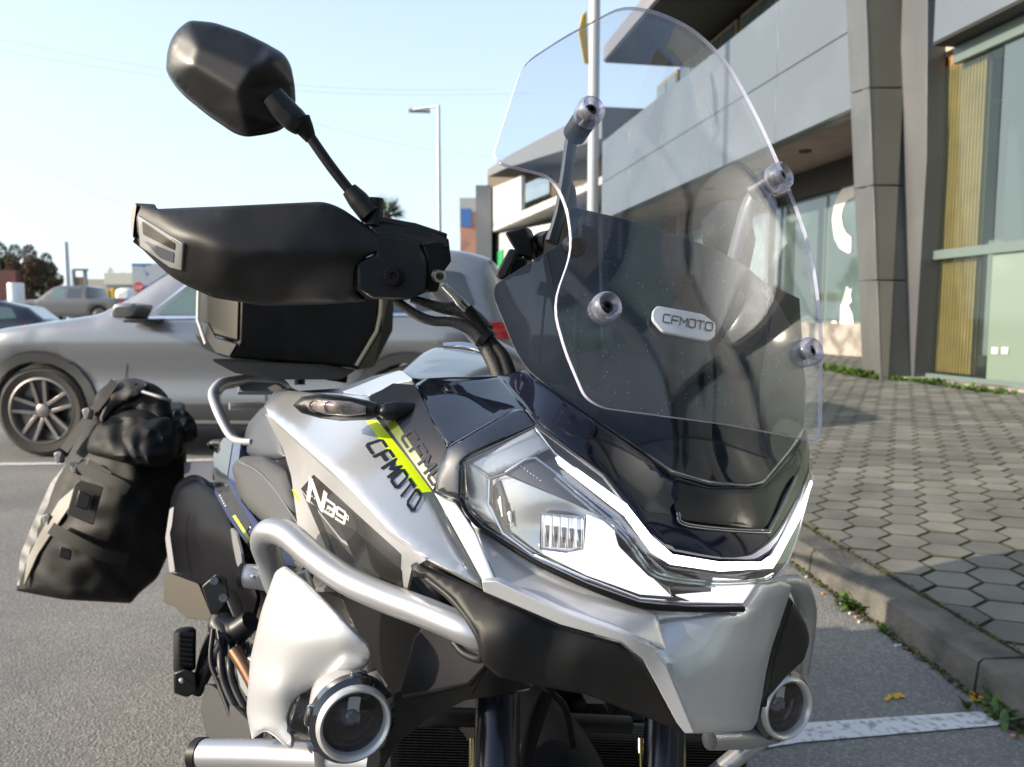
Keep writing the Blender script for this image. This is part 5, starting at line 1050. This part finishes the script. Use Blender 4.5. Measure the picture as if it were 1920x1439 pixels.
fbox('interior_wall', aE, ag + .3, 0, zH, 1.6, 1.7, mintg); fbox('interior_ceiling', aE, ag, zH, zH + .1, .35, 2, cream); fbox('interior_floor', aE, ag, zlow - .1, zlow - .05, .35, 2, cream)
# wooden slats standing behind the glass
s0, s1 = fa(1770, 300, .42)[0], fa(1845, 300, .42)[0]; nS = 13
for k in range(nS):
    a_ = s0 + (s1 - s0) * k / nS; fbox('wood_slat', a_, a_ + (s1 - s0) / nS * .66, zlow + .02, zH - .05, .40, .44, woodm, bevel=.004)
fbox('slat_backing', s1, s0, zlow + .02, zH - .05, .45, .48, mat('slat_back', (.10, .055, .015), .6))
for px in (1866, 1885):
    a_, z_ = fa(px, 658, .31); fbox('wall_switch', a_ - .04, a_ + .04, z_ - .035, z_ + .035, .300, .318, vinylw)
fbox('ledge', aE, ag + .9, -.1, surfz(FW(ag, 0, .0))[0] + .03, -.02, .40, plinthm)
# mass of the building, and its continuation behind the camera
fbox('wall', aR - 3, aL + 1.5, -.5, zT + 6, 4, 7, greyw); fbox('wall', aE - 16, aE, -.5, 9, .9, 5, greyw)
for k in range(5):
    a0 = aE - .2 - k * 3.1; fbox('glass_pane', a0 - 2.3, a0 - .1, .3, 3.6, .5, .52, tealg); fbox('pier', a0 - 3.0, a0 - 2.4, -.2, 9, -.25, .9, facp if k % 2 else colp2)
    fbox('header_panel', a0 - 2.39, a0, 3.75, 5.6, .0, .3, facp); fbox('header_soffit', a0 - 2.39, a0, 3.66, 3.74, .02, .9, darkp); fbox('upper_window', a0 - 2.3, a0 - .1, 5.9, 8.2, .5, .56, tealg); fbox('roof_panel', a0 - 2.39, a0, 8.4, 9.4, .1, .9, darkp)
fbox('wall', aL - .1, aL + .3, -.5, zB, .6, 7, greyw)
# weeds at the building foot
bpts = [KPt for KPt in [Vector((p.x, p.y, surfz(p)[0])) for p in [FW(a, 0, .25 + 0 * a) for a in (5, 3, 1, 0)]]] 
pts_ = []
for x, y in ((1545, 690), (1600, 703), (1660, 712), (1712, 715), (1760, 722), (1810, 730), (1900, 742)):
    for D in np.arange(4, 20, .02):
        q = P(x, y, D)
        if q.z <= surfz(q)[0]: pts_.append(q); break
strip('weed_fringe', pts_, 420, leafm, .04, 41, up=.9); strip('weed_fringe', pts_[:3], 1500, leafm, .055, 42, up=.8); strip('weed_fringe', [pts_[3] * .8 + pts_[4] * .2, pts_[4]], 260, leafm, .04, 43, up=.7); strip('weed_fringe', [pts_[5], pts_[5] * .6 + pts_[6] * .4], 260, leafm, .035, 44, up=.5)
# ================================================================== neighbouring buildings further down the street
def px_box(name, x0, y0, x1, y1, D, dep, m, par, bevel=0):
    a, b, c_ = P(x0, y1, D), P(x1, y1, D), P(x0, y0, D); return Bx(name, a, Vector(((b - a).x, 0, 0)), (0, dep, 0), (0, 0, c_.z - a.z), m, par, bevel)
nb = empty('balcony_building', tuple(G(980, 660, 0))); tag(nb, 'grey building with stacked pale balconies beyond the shop', 'building')
def fquad(name, pts, off, dep, m, par=None): f = [FPt(x, y, off) for x, y in pts]; return hexa(name, f, [q - fn_ * dep for q in f], m, par or nb, .01)
fquad('balcony', [(914, 356), (977, 330), (977, 395), (914, 430)], .8, .2, paleb); fquad('balcony_slab', [(912, 425), (1130, 330), (1130, 345), (912, 440)], .8, 2, paleb)
fquad('balcony_roof', [(914, 332), (914, 318), (960, 288), (1128, 200), (1128, 260), (950, 315)], .8, 2.4, mat('roof_panel', (.16, .16, .16), .5))
fquad('wall', [(914, 330), (1130, 220), (1130, 700), (914, 640)], 3.2, 3, mat('brown_wall', (.11, .09, .06), .8))
fquad('ground_wall', [(916, 442), (1130, 400), (1130, 700), (916, 650)], 1.2, .5, paleb)
fquad('shutter', [(920, 478), (942, 468), (942, 560), (920, 560)], 1.1, .1, mat('green_shutter', (.03, .30, .10), .5))
fquad('side_window', [(985, 345), (1030, 325), (1030, 395), (985, 410)], 3.1, .05, tealg)
o = empty('far_building', tuple(G(885, 620, 0))); tag(o, 'distant white and brick building with a blue sign on its upper wall', 'building')
px_box('wall', 864, 405, 918, 640, 55, 10, brick, o); px_box('upper_wall', 862, 372, 905, 432, 54.6, 10, paleb, o); px_box('sign_panel', 864, 392, 884, 425, 54.2, .3, bluep, o)
px_box('side_wall', 893, 352, 922, 640, 50, 12, greyw, o); px_box('window', 868, 440, 876, 470, 54.8, .1, paleb, o); px_box('window', 882, 445, 890, 475, 54.8, .1, greyw, o)
# ================================================================== street lamp and poles
def pole(name, x, yb, yt, D, r0, r1, m, label, cat, arm=None):
    e = empty(name, tuple(P(x, yb, D))); tag(e, label, cat); b = P(x, yb, D); t = P(x, yt, D); t.x = b.x; t.y = b.y; b.z = 0
    bm = bmesh.new(); tube_bm(bm, [b, t], [r0, r1], 12); mkobj('pole', bm, m, e)
    if arm: a = P(*arm, D); T('arm', [tuple(t), tuple(a)], r1 * .8, m, e, 8, sm=1, world=True); bm = bmesh.new(); boxb(bm, a + Vector((-.0, -.15, -.05)), (.75, 0, -.02), (0, .3, 0), (0, 0, .1)); mkobj('lamp_head', bm, m, e, bevel=.02)
    return e
pole('street_lamp', 826, 640, 209, 26, .09, .05, polem, 'tall slim street lamp rising alone against the sky', 'street lamp', (766, 207))
pole('utility_pole', 131, 600, 455, 42, .16, .12, polem, 'pale utility pole beside the trees at the left', 'pole')
e = pole('flag_pole', 1109, 660, -260, 14, .105, .095, polew, 'thick pale pole seen through the tall windscreen', 'pole')
o = S('flag', [(1092, 30), (1100, 20), (1104, 120), (1096, 120), (1085, 60)], [(1092, 30, 14), (1104, 120, 14), (1085, 60, 13.8)], mat('yellow_flag', (.75, .5, .03), .7), None, th=.01); tag(o, 'narrow yellow flag hanging at the thick pale pole', 'flag')
o = empty('sign_frame', tuple(G(150, 640, 0))); tag(o, 'dark metal gate-like frame with a brown board on the far road side', 'sign')
px_box('frame_post', 137, 506, 141, 560, 40, .15, greyw, o); px_box('frame_post', 158, 506, 163, 560, 40, .15, greyw, o); px_box('frame_top', 137, 504, 163, 508, 39.8, .15, greyw, o); px_box('board', 141, 520, 158, 545, 40, .1, mat('brown_board', (.14, .10, .06), .8), o)
o = px_box('cylinder_tank_box', 0, 0, 1, 1, 1, 1, paleb, None); bpy.data.objects.remove(o)
b_ = P(33, 600, 34); b_.z = 0; h_ = P(33, 531, 34).z; bm = bmesh.new(); lathe_bm(bm, b_, (0, 0, 1), [(0, 0), (.33, 0), (.33, h_ - .05), (.3, h_), (0, h_)], 24); o = mkobj('advertising_column', bm, mat('white_plastic', (.75, .75, .76), .6)); tag(o, 'white cylindrical column behind the dark hatchback', 'column')
# stop sign
o = empty('stop_sign', tuple(G(260, 640, 0))); tag(o, 'red octagonal stop sign in front of the blue billboard', 'stop sign')
c = P(260, 539, 24); bm = bmesh.new(); tube_bm(bm, [(c.x, c.y + .05, 0), (c.x, c.y + .05, c.z + .1)], .035, 8); mkobj('pole', bm, polem, o)
Lt('sign_face', c, (0, -1, 0), [(0, 0), (.175, 0), (.175, -.02), (0, -.02)], mat('sign_red', (.55, .02, .03), .4), o, 8)
bm = bmesh.new(); random.seed(2)
ss = {'S': [[(1, 1), (0, 1), (0, .5), (1, .5), (1, 0), (0, 0)]], 'T': GL['T'], 'O': [[(0, 0), (0, 1), (1, 1), (1, 0), (0, 0)]], 'P': GL['P']}
for i, ch in enumerate('STOP'):
    for st in ss[ch]:
        for (xa, ya), (xb, yb) in zip(st, st[1:]):
            x0, x1 = sorted((xa, xb)); y0, y1 = sorted((ya, yb)); boxb(bm, c + Vector((-.13 + i * .068 + x0 * .05 - .006, -.005 - .0005 * i, -.05 + y0 * .1 - .006)), ((x1 - x0) * .05 + .012, 0, 0), (0, -.003, 0), (0, 0, (y1 - y0) * .1 + .012))
mkobj('lettering', bm, vinylw, o)
# billboard
o = empty('billboard', tuple(G(300, 640, 0))); tag(o, 'large blue printed billboard beyond the stop sign', 'billboard')
px_box('board', 250, 495, 345, 565, 30, .2, mat('billboard_print', (.04, .11, .32), .5, col2=(.35, .38, .42), vscale=1.6, mask=(.50, .53)), o); px_box('post', 262, 565, 266, 640, 30.1, .15, greyw, o); px_box('post', 330, 565, 334, 640, 30.1, .15, greyw, o)
o = empty('low_warehouse', tuple(G(200, 615, 0))); tag(o, 'long low cream warehouse with a pale roof band on the horizon', 'building')
px_box('wall', 160, 524, 420, 600, 75, 20, cream, o); px_box('roof_band', 196, 512, 420, 534, 74.6, 20, mat('pale_band', (.55, .53, .45), .7), o); px_box('awning', 200, 535, 420, 540, 74, .6, greyw, o)
random.seed(8)
for k in range(12): px_box('window', 205 + k * 17, 545, 213 + k * 17, 560, 74.8, .1, darkp, o)
for k in range(6):
    x = 175 + k * 11; o = px_box('parked_equipment', x, 541 + (k % 3) * 2, x + 8, 560, 50, 1, mat('equipment_yellow', (.5, .33, .03), .6) if k == 0 else MATS['equipment_yellow'], None, .05); tag(o, 'one of the small yellow blocks in the row behind the pickup truck, ' + ['leftmost', 'second from left', 'third from left', 'third from right', 'second from right', 'rightmost'][k], 'machine', 'yellow machines behind the pickup')
o = px_box('white_van', 213, 540, 248, 570, 38, 2, mat('van_white', (.75, .75, .75), .4, coat=.5), None, .25); tag(o, 'white van parked beyond the tail of the pickup truck', 'van')
# ================================================================== trees
def leafcloud(name, blobs, n, sz, m, par=None, seed=1):
    rng = np.random.default_rng(seed); V = []; vols = np.array([b[3] * b[4] * b[5] for b in blobs]) ** .67; cnt = (n * vols / vols.sum()).astype(int)
    for b, c in zip(blobs, cnt):
        d = rng.normal(size=(c, 3)); d /= np.linalg.norm(d, axis=1)[:, None]; r = rng.uniform(.55, 1.05, c) ** .6; V.append(np.array(b[:3]) + d * r[:, None] * np.array(b[3:6]))
    C = np.vstack(V); N = len(C); a = rng.normal(size=(N, 3)); a /= np.linalg.norm(a, axis=1)[:, None]; b = np.cross(a, rng.normal(size=(N, 3))); b /= np.linalg.norm(b, axis=1)[:, None]; s = (sz * rng.uniform(.5, 1.4, N))[:, None]
    verts = np.stack([C - a * s, C + b * s * .5, C + a * s, C - b * s * .5], 1).reshape(-1, 3); me = bpy.data.meshes.new(name)
    off = np.array(wloc(par)) if par is not None else np.zeros(3)
    me.from_pydata((verts - off).tolist(), [], np.arange(N * 4).reshape(-1, 4).tolist()); me.materials.append(m); o = bpy.data.objects.new(name, me); COL.objects.link(o); o.parent = par; return o
def tree(x, ytop, w, D, m, label, seed, ybase=605, n=3500):
    random.seed(seed); b = P(x, 600, D); b.z = 0; h = P(x, ytop, D).z; wm = w * D / F0; e = empty('tree', tuple(b)); tag(e, label, 'tree', 'trees on the left horizon')
    bm = bmesh.new(); tube_bm(bm, [b, b + Vector((.1, 0, h * .5)), b + Vector((0, .1, h * .8))], [h * .04, h * .028, h * .01], 8)
    for k in range(6):
        a = k * 1.05; tube_bm(bm, [b + Vector((0, 0, h * .35)), b + Vector((math.cos(a) * wm * .3, math.sin(a) * wm * .3, h * .75))], [h * .015, h * .004], 5)
    mkobj('trunk', bm, barkm, e)
    bl = []
    for k in range(10): a = random.uniform(0, 6.28); rr = random.uniform(0, wm * .33); zz = h * random.uniform(.35, .8); s = wm * random.uniform(.20, .32); bl.append((b.x + math.cos(a) * rr, b.y + math.sin(a) * rr, zz, s, s, s * .8))
    bl.append((b.x, b.y, h * .88, wm * .2, wm * .2, h * .12)); leafcloud('crown', bl, n * 2, wm * .034, m, e, seed)
tree(8, 455, 60, 60, treeg, 'dark green tree at the far left edge of the photo', 1)
tree(35, 458, 55, 64, treeg, 'dark green treetop second from the left edge', 2)
tree(30, 478, 60, 52, treeb, 'brown bare tree at the left in front of the dark green ones', 3, n=5000)
tree(62, 460, 62, 55, treeb, 'tall brown bare tree above the dark hatchback', 4, n=5000)
tree(92, 474, 52, 57, treeg, 'green tree at the right end of the tree group', 5)
tree(103, 492, 34, 55, treeb, 'lowest brown tree closing the tree group beside the utility pole', 6)
tree(212, 502, 26, 90, treeg, 'small dark tree peeping over the low warehouse', 7, n=1500)
tree(235, 508, 16, 92, treeg, 'tiny dark tree over the warehouse roof, right of the other one', 8, n=900)
leafcloud('hedge', [(P(x, 560, 50).x, 50, 1.0, 1.5, 1, 1.3) for x in range(-100, 130, 25)], 6000, .14, treeb, None, 9)['kind'] = 'stuff'
o = px_box('red_wall', -60, 507, 32, 560, 45, .4, redh, None); tag(o, 'dull red wall in front of the trees at the left edge', 'wall')
# palm
pb = P(724, 600, 22); pb.z = 0; pc = P(724, 402, 22); o = empty('palm_tree', tuple(pb)); tag(o, 'palm tree whose crown shows behind the mirror clamp', 'palm tree')
bm = bmesh.new(); tube_bm(bm, [pb, pc], [.22, .16], 10); mkobj('trunk', bm, barkm, o); random.seed(4); bm = bmesh.new()
for k in range(46):
    a = random.uniform(0, 6.28); el = random.uniform(-.2, 1.3); L_ = random.uniform(.5, .75)
    d = Vector((math.cos(a) * math.cos(el), math.sin(a) * math.cos(el), math.sin(el))); s_ = d.orthogonal().normalized()
    for q in range(9):
        f_ = (q - 4) / 4; d2 = (d + s_ * f_ * .45).normalized(); p0 = pc + d * L_ * .35; p1 = pc + d2 * L_ - Vector((0, 0, .06 * abs(f_))); w_ = d2.cross(s_).normalized() * .012
        bm.faces.new([bm.verts.new(v_) for v_ in (p0 - w_, p0 + w_, p1)])
    tube_bm(bm, [pc, pc + d * L_ * .4], .01, 4)
mkobj('crown', bm, palmm, o)
# overhead wires
for i, (a, b) in enumerate((((-60, 85), (1000, 175)), ((-60, 62), (930, 168)), ((-60, 225), (330, 400)), ((500, 205), (1100, 290)))):
    D = 38; pa, pb2 = P(*a, D), P(*b, D + 10); pts = [pa + (pb2 - pa) * k / 12 - Vector((0, 0, 1.0 * math.sin(math.pi * k / 12))) for k in range(13)]
    bm = bmesh.new(); tube_bm(bm, pts, .006, 5); o = mkobj('overhead_wire', bm, polem); tag(o, ['upper of the two thin wires crossing the sky behind the mirror', 'topmost thin wire in the sky at upper left', 'short thin wire sloping down at the left edge of the sky', 'thin wire in the sky between street lamp and windscreen'][i], 'wire', 'overhead wires')
# ================================================================== cars
def car(name, org, fx, Lw, outline, hw, body, label, cat, windows, wheels, extra=None, step=.09, r=.06, WR=.35):
    """outline in (x forward from the front axle, z) with wheel arches cut; hw(x,z) half width"""
    org = Vector(org); fx = Vector(fx).normalized(); fy = Vector((-fx.y, fx.x, 0)); 
    if fy.y > 0: fy = -fy                                  # towards the camera
    e = empty(name, tuple(org)); tag(e, label, cat)
    W_ = lambda x, y, z: org + fx * x + fy * y + Vector((0, 0, z))
    ol = fillet(outline, r); V, T_, loops = tri2d(ol, [], step); dd = bdist(loops[0], V[:, 0], V[:, 1])
    hv = np.array([hw(x, z) for x, z in V]); k = np.clip(1 - dd / .11, 0, 1); top = V[:, 1] > .62
    hv = hv - np.where(top, .09 * (1 - np.sqrt(np.clip(1 - k * k, 0, 1))), .02 * k)
    bm = bmesh.new(); A = [bm.verts.new(W_(x, h, z)) for (x, z), h in zip(V, hv)]; Bv = [bm.verts.new(W_(x, -h, z)) for (x, z), h in zip(V, hv)]
    for t in T_:
        for S_ in (A, Bv):
            try: bm.faces.new([S_[i] for i in t])
            except ValueError: pass
    bm.normal_update(); be = [tuple(e_.verts) for e_ in bm.edges if len(e_.link_faces) == 1]; mp = dict(zip(A, Bv)); 
    for a, b in be:
        if a in mp and b in mp: bm.faces.new((a, b, mp[b], mp[a]))
    ls = [v_ for v_ in bm.verts if not v_.link_faces]
    if ls: bmesh.ops.delete(bm, geom=ls, context='VERTS')
    bo = mkobj('body', bm, body, e, 32)
    def side(nm, poly, m, off=.006, par=None, rr=.03, st=.08, both=True, sgn=1):
        if both: side(nm, poly, m, off, par, rr, st, False, -1)
        V2, T2, l2 = tri2d(fillet(poly, rr), [], st); bm = bmesh.new()
        for s_ in (sgn,):
            vs = [bm.verts.new(W_(x, s_ * (hw(x, z) + off), z)) for x, z in V2]; vb = [bm.verts.new(W_(x, s_ * (hw(x, z) + off - .02), z)) for x, z in V2]
            for t in T2:
                try: bm.faces.new([vs[i] for i in t])
                except ValueError: pass
            bm.normal_update()
        ls = [v_ for v_ in bm.verts if not v_.link_faces]; bmesh.ops.delete(bm, geom=ls, context='VERTS')
        return mkobj(nm, bm, m, par or e)
    for nm, poly, m in windows: side(nm, poly, m)
    for wx in wheels:
        for s_ in (1, -1):
            c = W_(wx, s_ * (hw(wx, .35) - .13), WR); ax = fy * s_; R = WR
            w = Lt('wheel', c, ax, [(R * .66, -.1), (R * .9, -.11), (R, -.08), (R, .07), (R * .97, .10), (R * .88, .115), (R * .74, .105), (R * .70, .09)], tyre, e, 40)
            Lt('rim', c, ax, [(R * .60, -.05), (R * .67, .03), (R * .715, .10), (R * .73, .105), (R * .69, .11), (R * .66, .09), (R * .64, .02), (.05, .0), (0, .0)], rimm if s_ > 0 else rimd, w, 40, mi=None)
            Lt('brake_disc', c, ax, [(R * .45, .012), (0, .012)], rimd, w, 24)
            Lt('hub_cap', c, ax, [(R * .16, .05), (R * .15, .09), (R * .10, .10), (0, .10)], rimm, w, 20)
            u = Vector((0, 0, 1)); v = ax.cross(u)
            for q in range(5):
                a = q * 2 * math.pi / 5 + .1; d = u * math.cos(a) + v * math.sin(a); pz = ax.cross(d)
                for g in (-1, 1):
                    f_ = [c + ax * .088 + d * R * .14 + pz * g * R * .04, c + ax * .088 + d * R * .14 + pz * g * R * .12, c + ax * .100 + d * R * .69 + pz * g * R * .19, c + ax * .100 + d * R * .69 + pz * g * R * .11]
                    hexa('spoke', f_, [p_ - ax * .03 for p_ in f_], rimm, w, .003)
                f_ = [c + ax * .07 + d * R * .14 - pz * R * .05, c + ax * .07 + d * R * .14 + pz * R * .05, c + ax * .085 + d * R * .66 + pz * R * .1, c + ax * .085 + d * R * .66 - pz * R * .1]
                hexa('spoke_web', f_, [p_ - ax * .02 for p_ in f_], rimd, w, .002)
    return e, W_, side
def arch(x, R, z0, n=9): return [(x + R * math.cos(math.pi * k / n), .33 + R * math.sin(math.pi * k / n)) for k in range(n + 1)]
def arcs(*xs): 
    return xs
D0 = 5.8
fw = P(105, 765, D0); rw = P(796, 760, D0 - .15); fxv = (fw - rw); fxv.z = 0; fxv.normalize()
WBs = 2.83; org = Vector((fw.x, fw.y + .78, 0))
def hws(x, z):
    h = .915
    if z > .98: h -= .30 * (z - .98) ** 1.15 / .65 * 1.0
    if z < .45: h -= .03 * (.45 - z) / .25
    h -= .015 * math.cos((z - .62) * 12)
    for e_, s_ in ((.88, 1), (-WBs - .92, -1)):
        d = (e_ - x) * s_
        if d < .7: h -= .28 * ((.7 - d) / .7) ** 2
    return h
sil = [(.88, .30), (.90, .62), (.86, .80), (.72, .90), (.30, .985), (-.15, 1.05), (-.42, 1.09), (-.62, 1.20), (-1.15, 1.56), (-1.6, 1.635), (-2.4, 1.64), (-3.2, 1.58), (-3.42, 1.52), (-3.60, 1.15), (-3.70, 1.02), (-3.74, .6), (-3.68, .32)] + \
      [(-WBs + .41 * math.cos(a), .33 + .41 * math.sin(a)) for a in np.linspace(math.pi, 0, 10)] + [(-WBs + .43, .24), (-.43, .24)] + [(.41 * math.cos(a), .33 + .41 * math.sin(a)) for a in np.linspace(math.pi, 0, 10)] + [(.45, .24)]
sil = sil[:17] + sil[17:]
wins = [('window', [(-.92, 1.09), (-1.32, 1.46), (-1.72, 1.52), (-1.72, 1.08)], cglass2), ('window', [(-1.80, 1.08), (-1.80, 1.52), (-2.35, 1.52), (-2.75, 1.46), (-2.80, 1.10)], cglass), ('window', [(-2.88, 1.11), (-2.84, 1.45), (-3.22, 1.40), (-3.32, 1.16)], cglass)]
suv, WW, side = car('suv_car', org, fxv, 4.65, sil, hws, carp, 'grey metallic SUV parked side-on right behind the motorcycle', 'car', wins, (0, -WBs), WR=.355)
def ring(xc, r0, r1): 
    an = np.linspace(-.12, math.pi + .12, 16); return [(xc + r1 * math.cos(a), .33 + r1 * math.sin(a)) for a in an] + [(xc + r0 * math.cos(a), .33 + r0 * math.sin(a)) for a in an[::-1]]
side('arch_cladding', ring(0, .405, .475), carclad, .012, rr=0); side('arch_cladding', ring(-WBs, .405, .475), carclad, .012, rr=0)
side('sill_cladding', [(-.44, .24), (-.46, .42), (-WBs + .46, .42), (-WBs + .44, .24)], carclad, .012); side('sill_trim', [(-.5, .275), (-.5, .30), (-WBs + .48, .30), (-WBs + .48, .275)], chrome, .02, rr=0)
side('window_trim', [(-.86, 1.055), (-.84, 1.075), (-2.85, 1.10), (-2.85, 1.08)], chrome, .012, rr=0)
side('pillar_trim', [(-.84, 1.075), (-.86, 1.09), (-1.30, 1.48), (-1.33, 1.46)], chrome, .012, rr=0)
side('door_gap', [(-.655, .42), (-.665, .42), (-.705, .70), (-.70, 1.04), (-.69, 1.04), (-.695, .70)], blk, .004, rr=0, st=.2); side('door_gap', [(-1.755, .42), (-1.765, .42), (-1.765, 1.06), (-1.755, 1.06)], blk, .004, rr=0, st=.2)
side('fuel_flap', [(-3.02, .72), (-3.02, .90), (-3.2, .90), (-3.2, .72)], carp, .004); side('tail_lamp', [(-3.36, .92), (-3.38, 1.03), (-3.66, 1.04), (-3.66, .90)], redl, .012)
side('headlight', [(.55, .74), (.5, .84), (.86, .86), (.86, .74)], chrome, .012)
mp_ = [WW(-.82 + dx, .93 + dy, 1.05 + dz) for dx, dy, dz in ((.10, 0, -.02), (.12, .2, .02), (.06, .24, .12), (.02, .02, .11))]; hexa('door_mirror', mp_, [p_ - fxv * .17 for p_ in mp_], carp, suv, .03); hexa('mirror_base', [WW(-.80, .88, 1.02), WW(-.80, 1.12, 1.035), WW(-.80, 1.12, 1.06), WW(-.80, .88, 1.05)], [WW(-.98, .88, 1.02), WW(-.98, 1.12, 1.035), WW(-.98, 1.12, 1.06), WW(-.98, .88, 1.05)], blk, suv, .01)
def top(nm, pts, m, par, off=.012): bm = bmesh.new(); a = [bm.verts.new(p_ + Vector((0, 0, off))) for p_ in pts]; bm.faces.new(a); return mkobj(nm, bm, m, par)
top('windscreen', [WW(-.66, .72, 1.225), WW(-.66, -.72, 1.225), WW(-1.12, -.62, 1.54), WW(-1.12, .62, 1.54)], cglass2, suv)
# pickup
def hwp(x, z):
    h = .9 - (.25 * (z - 1.1) / .6 if z > 1.1 else 0)
    for e_, s_ in ((.85, 1), (-4.35, -1)):
        d = (e_ - x) * s_
        if d < .5: h -= .15 * ((.5 - d) / .5) ** 2
    return h
silp = [(.85, .4), (.85, 1.0), (.1, 1.12), (-.35, 1.15), (-.95, 1.66), (-1.3, 1.76), (-2.3, 1.76), (-2.62, 1.70), (-2.72, 1.22), (-4.35, 1.20), (-4.38, .6)] + [(-3.2 + .45 * math.cos(a), .4 + .45 * math.sin(a)) for a in np.linspace(math.pi, 0, 9)] + [(-2.7, .38), (-.5, .38)] + [(.45 * math.cos(a), .4 + .45 * math.sin(a)) for a in np.linspace(math.pi, 0, 9)]
Dp = 34; Bx('embankment', (-60, 29, -.5), (52, 0, 0), (0, 80, 0), (0, 0, 1.2), asph)['kind'] = 'structure'
pw = P(215, 600, Dp); pcar, PW, ps = car('pickup_truck', (pw.x - 3.2, Dp, .7), (-1, .05, 0), 5.2, silp, hwp, mat('pickup_grey', (.10, .10, .10), .35, .5, coat=.8), 'grey double-cab pickup truck parked on the far side of the road', 'pickup truck', [('window', [(-.95, 1.2), (-1.15, 1.62), (-1.62, 1.64), (-1.62, 1.2)], cglass2), ('window', [(-1.72, 1.2), (-1.72, 1.64), (-2.35, 1.62), (-2.4, 1.2)], cglass)], (0, -3.2), step=.16, WR=.39)
ps('tail_lamp', [(-4.1, .95), (-4.1, 1.15), (-4.33, 1.15), (-4.33, .95)], redl, .01)
# dark hatchback at the left edge, seen from behind its right rear corner
def hwh(x, z):
    h = .86 - (.35 * (z - .95) / .55 if z > .95 else 0)
    for e_, s_ in ((.8, 1), (-3.3, -1)):
        d = (e_ - x) * s_
        if d < .6: h -= .25 * ((.6 - d) / .6) ** 2
    return h
silh = [(.8, .3), (.8, .7), (-.2, .95), (-.9, 1.4), (-2.3, 1.46), (-2.9, 1.30), (-3.25, .98), (-3.32, .5)] + [(-2.55 + .36 * math.cos(a), .3 + .36 * math.sin(a)) for a in np.linspace(math.pi, 0, 9)] + [(-2.1, .25), (-.4, .25)] + [(.36 * math.cos(a), .3 + .36 * math.sin(a)) for a in np.linspace(math.pi, 0, 9)]
hp = P(8, 610, 17.5); hc_, HWf, hs = car('hatchback', (hp.x - 2.45, 17.5, 0), (-1, -.25, 0), 4, silh, hwh, mat('hatch_navy', (.012, .015, .025), .25, coat=1), 'dark blue hatchback partly cut off at the left edge of the photo', 'car', [('window', [(-1.0, 1.0), (-1.2, 1.34), (-1.9, 1.38), (-1.9, 1.0)], cglass), ('window', [(-2.0, 1.0), (-2.0, 1.38), (-2.6, 1.28), (-2.75, 1.05)], cglass2)], (0, -2.55), step=.13, WR=.31)
hs('tail_lamp', [(-2.85, .80), (-2.85, .92), (-3.2, .90), (-3.2, .78)], redl, .01); top('rear_window', [HWf(-2.88, .5, 1.31), HWf(-2.88, -.5, 1.31), HWf(-3.22, -.55, 1.01), HWf(-3.22, .55, 1.01)], cglass2, hc_)
# building across the street behind the photographer, mirrored in the screen and paintwork
o = empty('opposite_building', (4, -16, 0)); tag(o, 'blue grey office building mirrored in the windscreen', 'building')
Bx('wall', (-2, -18, 0), (16, 0, 0), (0, -8, 0), (0, 0, 11), greyw, o)
for r_ in range(3):
    for k in range(7): w = Bx('window', (-1 + k * 2.2, -17.99, 1.2 + r_ * 3.3), (1.5, 0, 0), (0, .06, 0), (0, 0, 1.9), tealg, o)
Bx('blue_panel', (8.5, -17.9, 2.5), (1.4, 0, 0), (0, .2, 0), (0, 0, 8), bluep, o)
#END
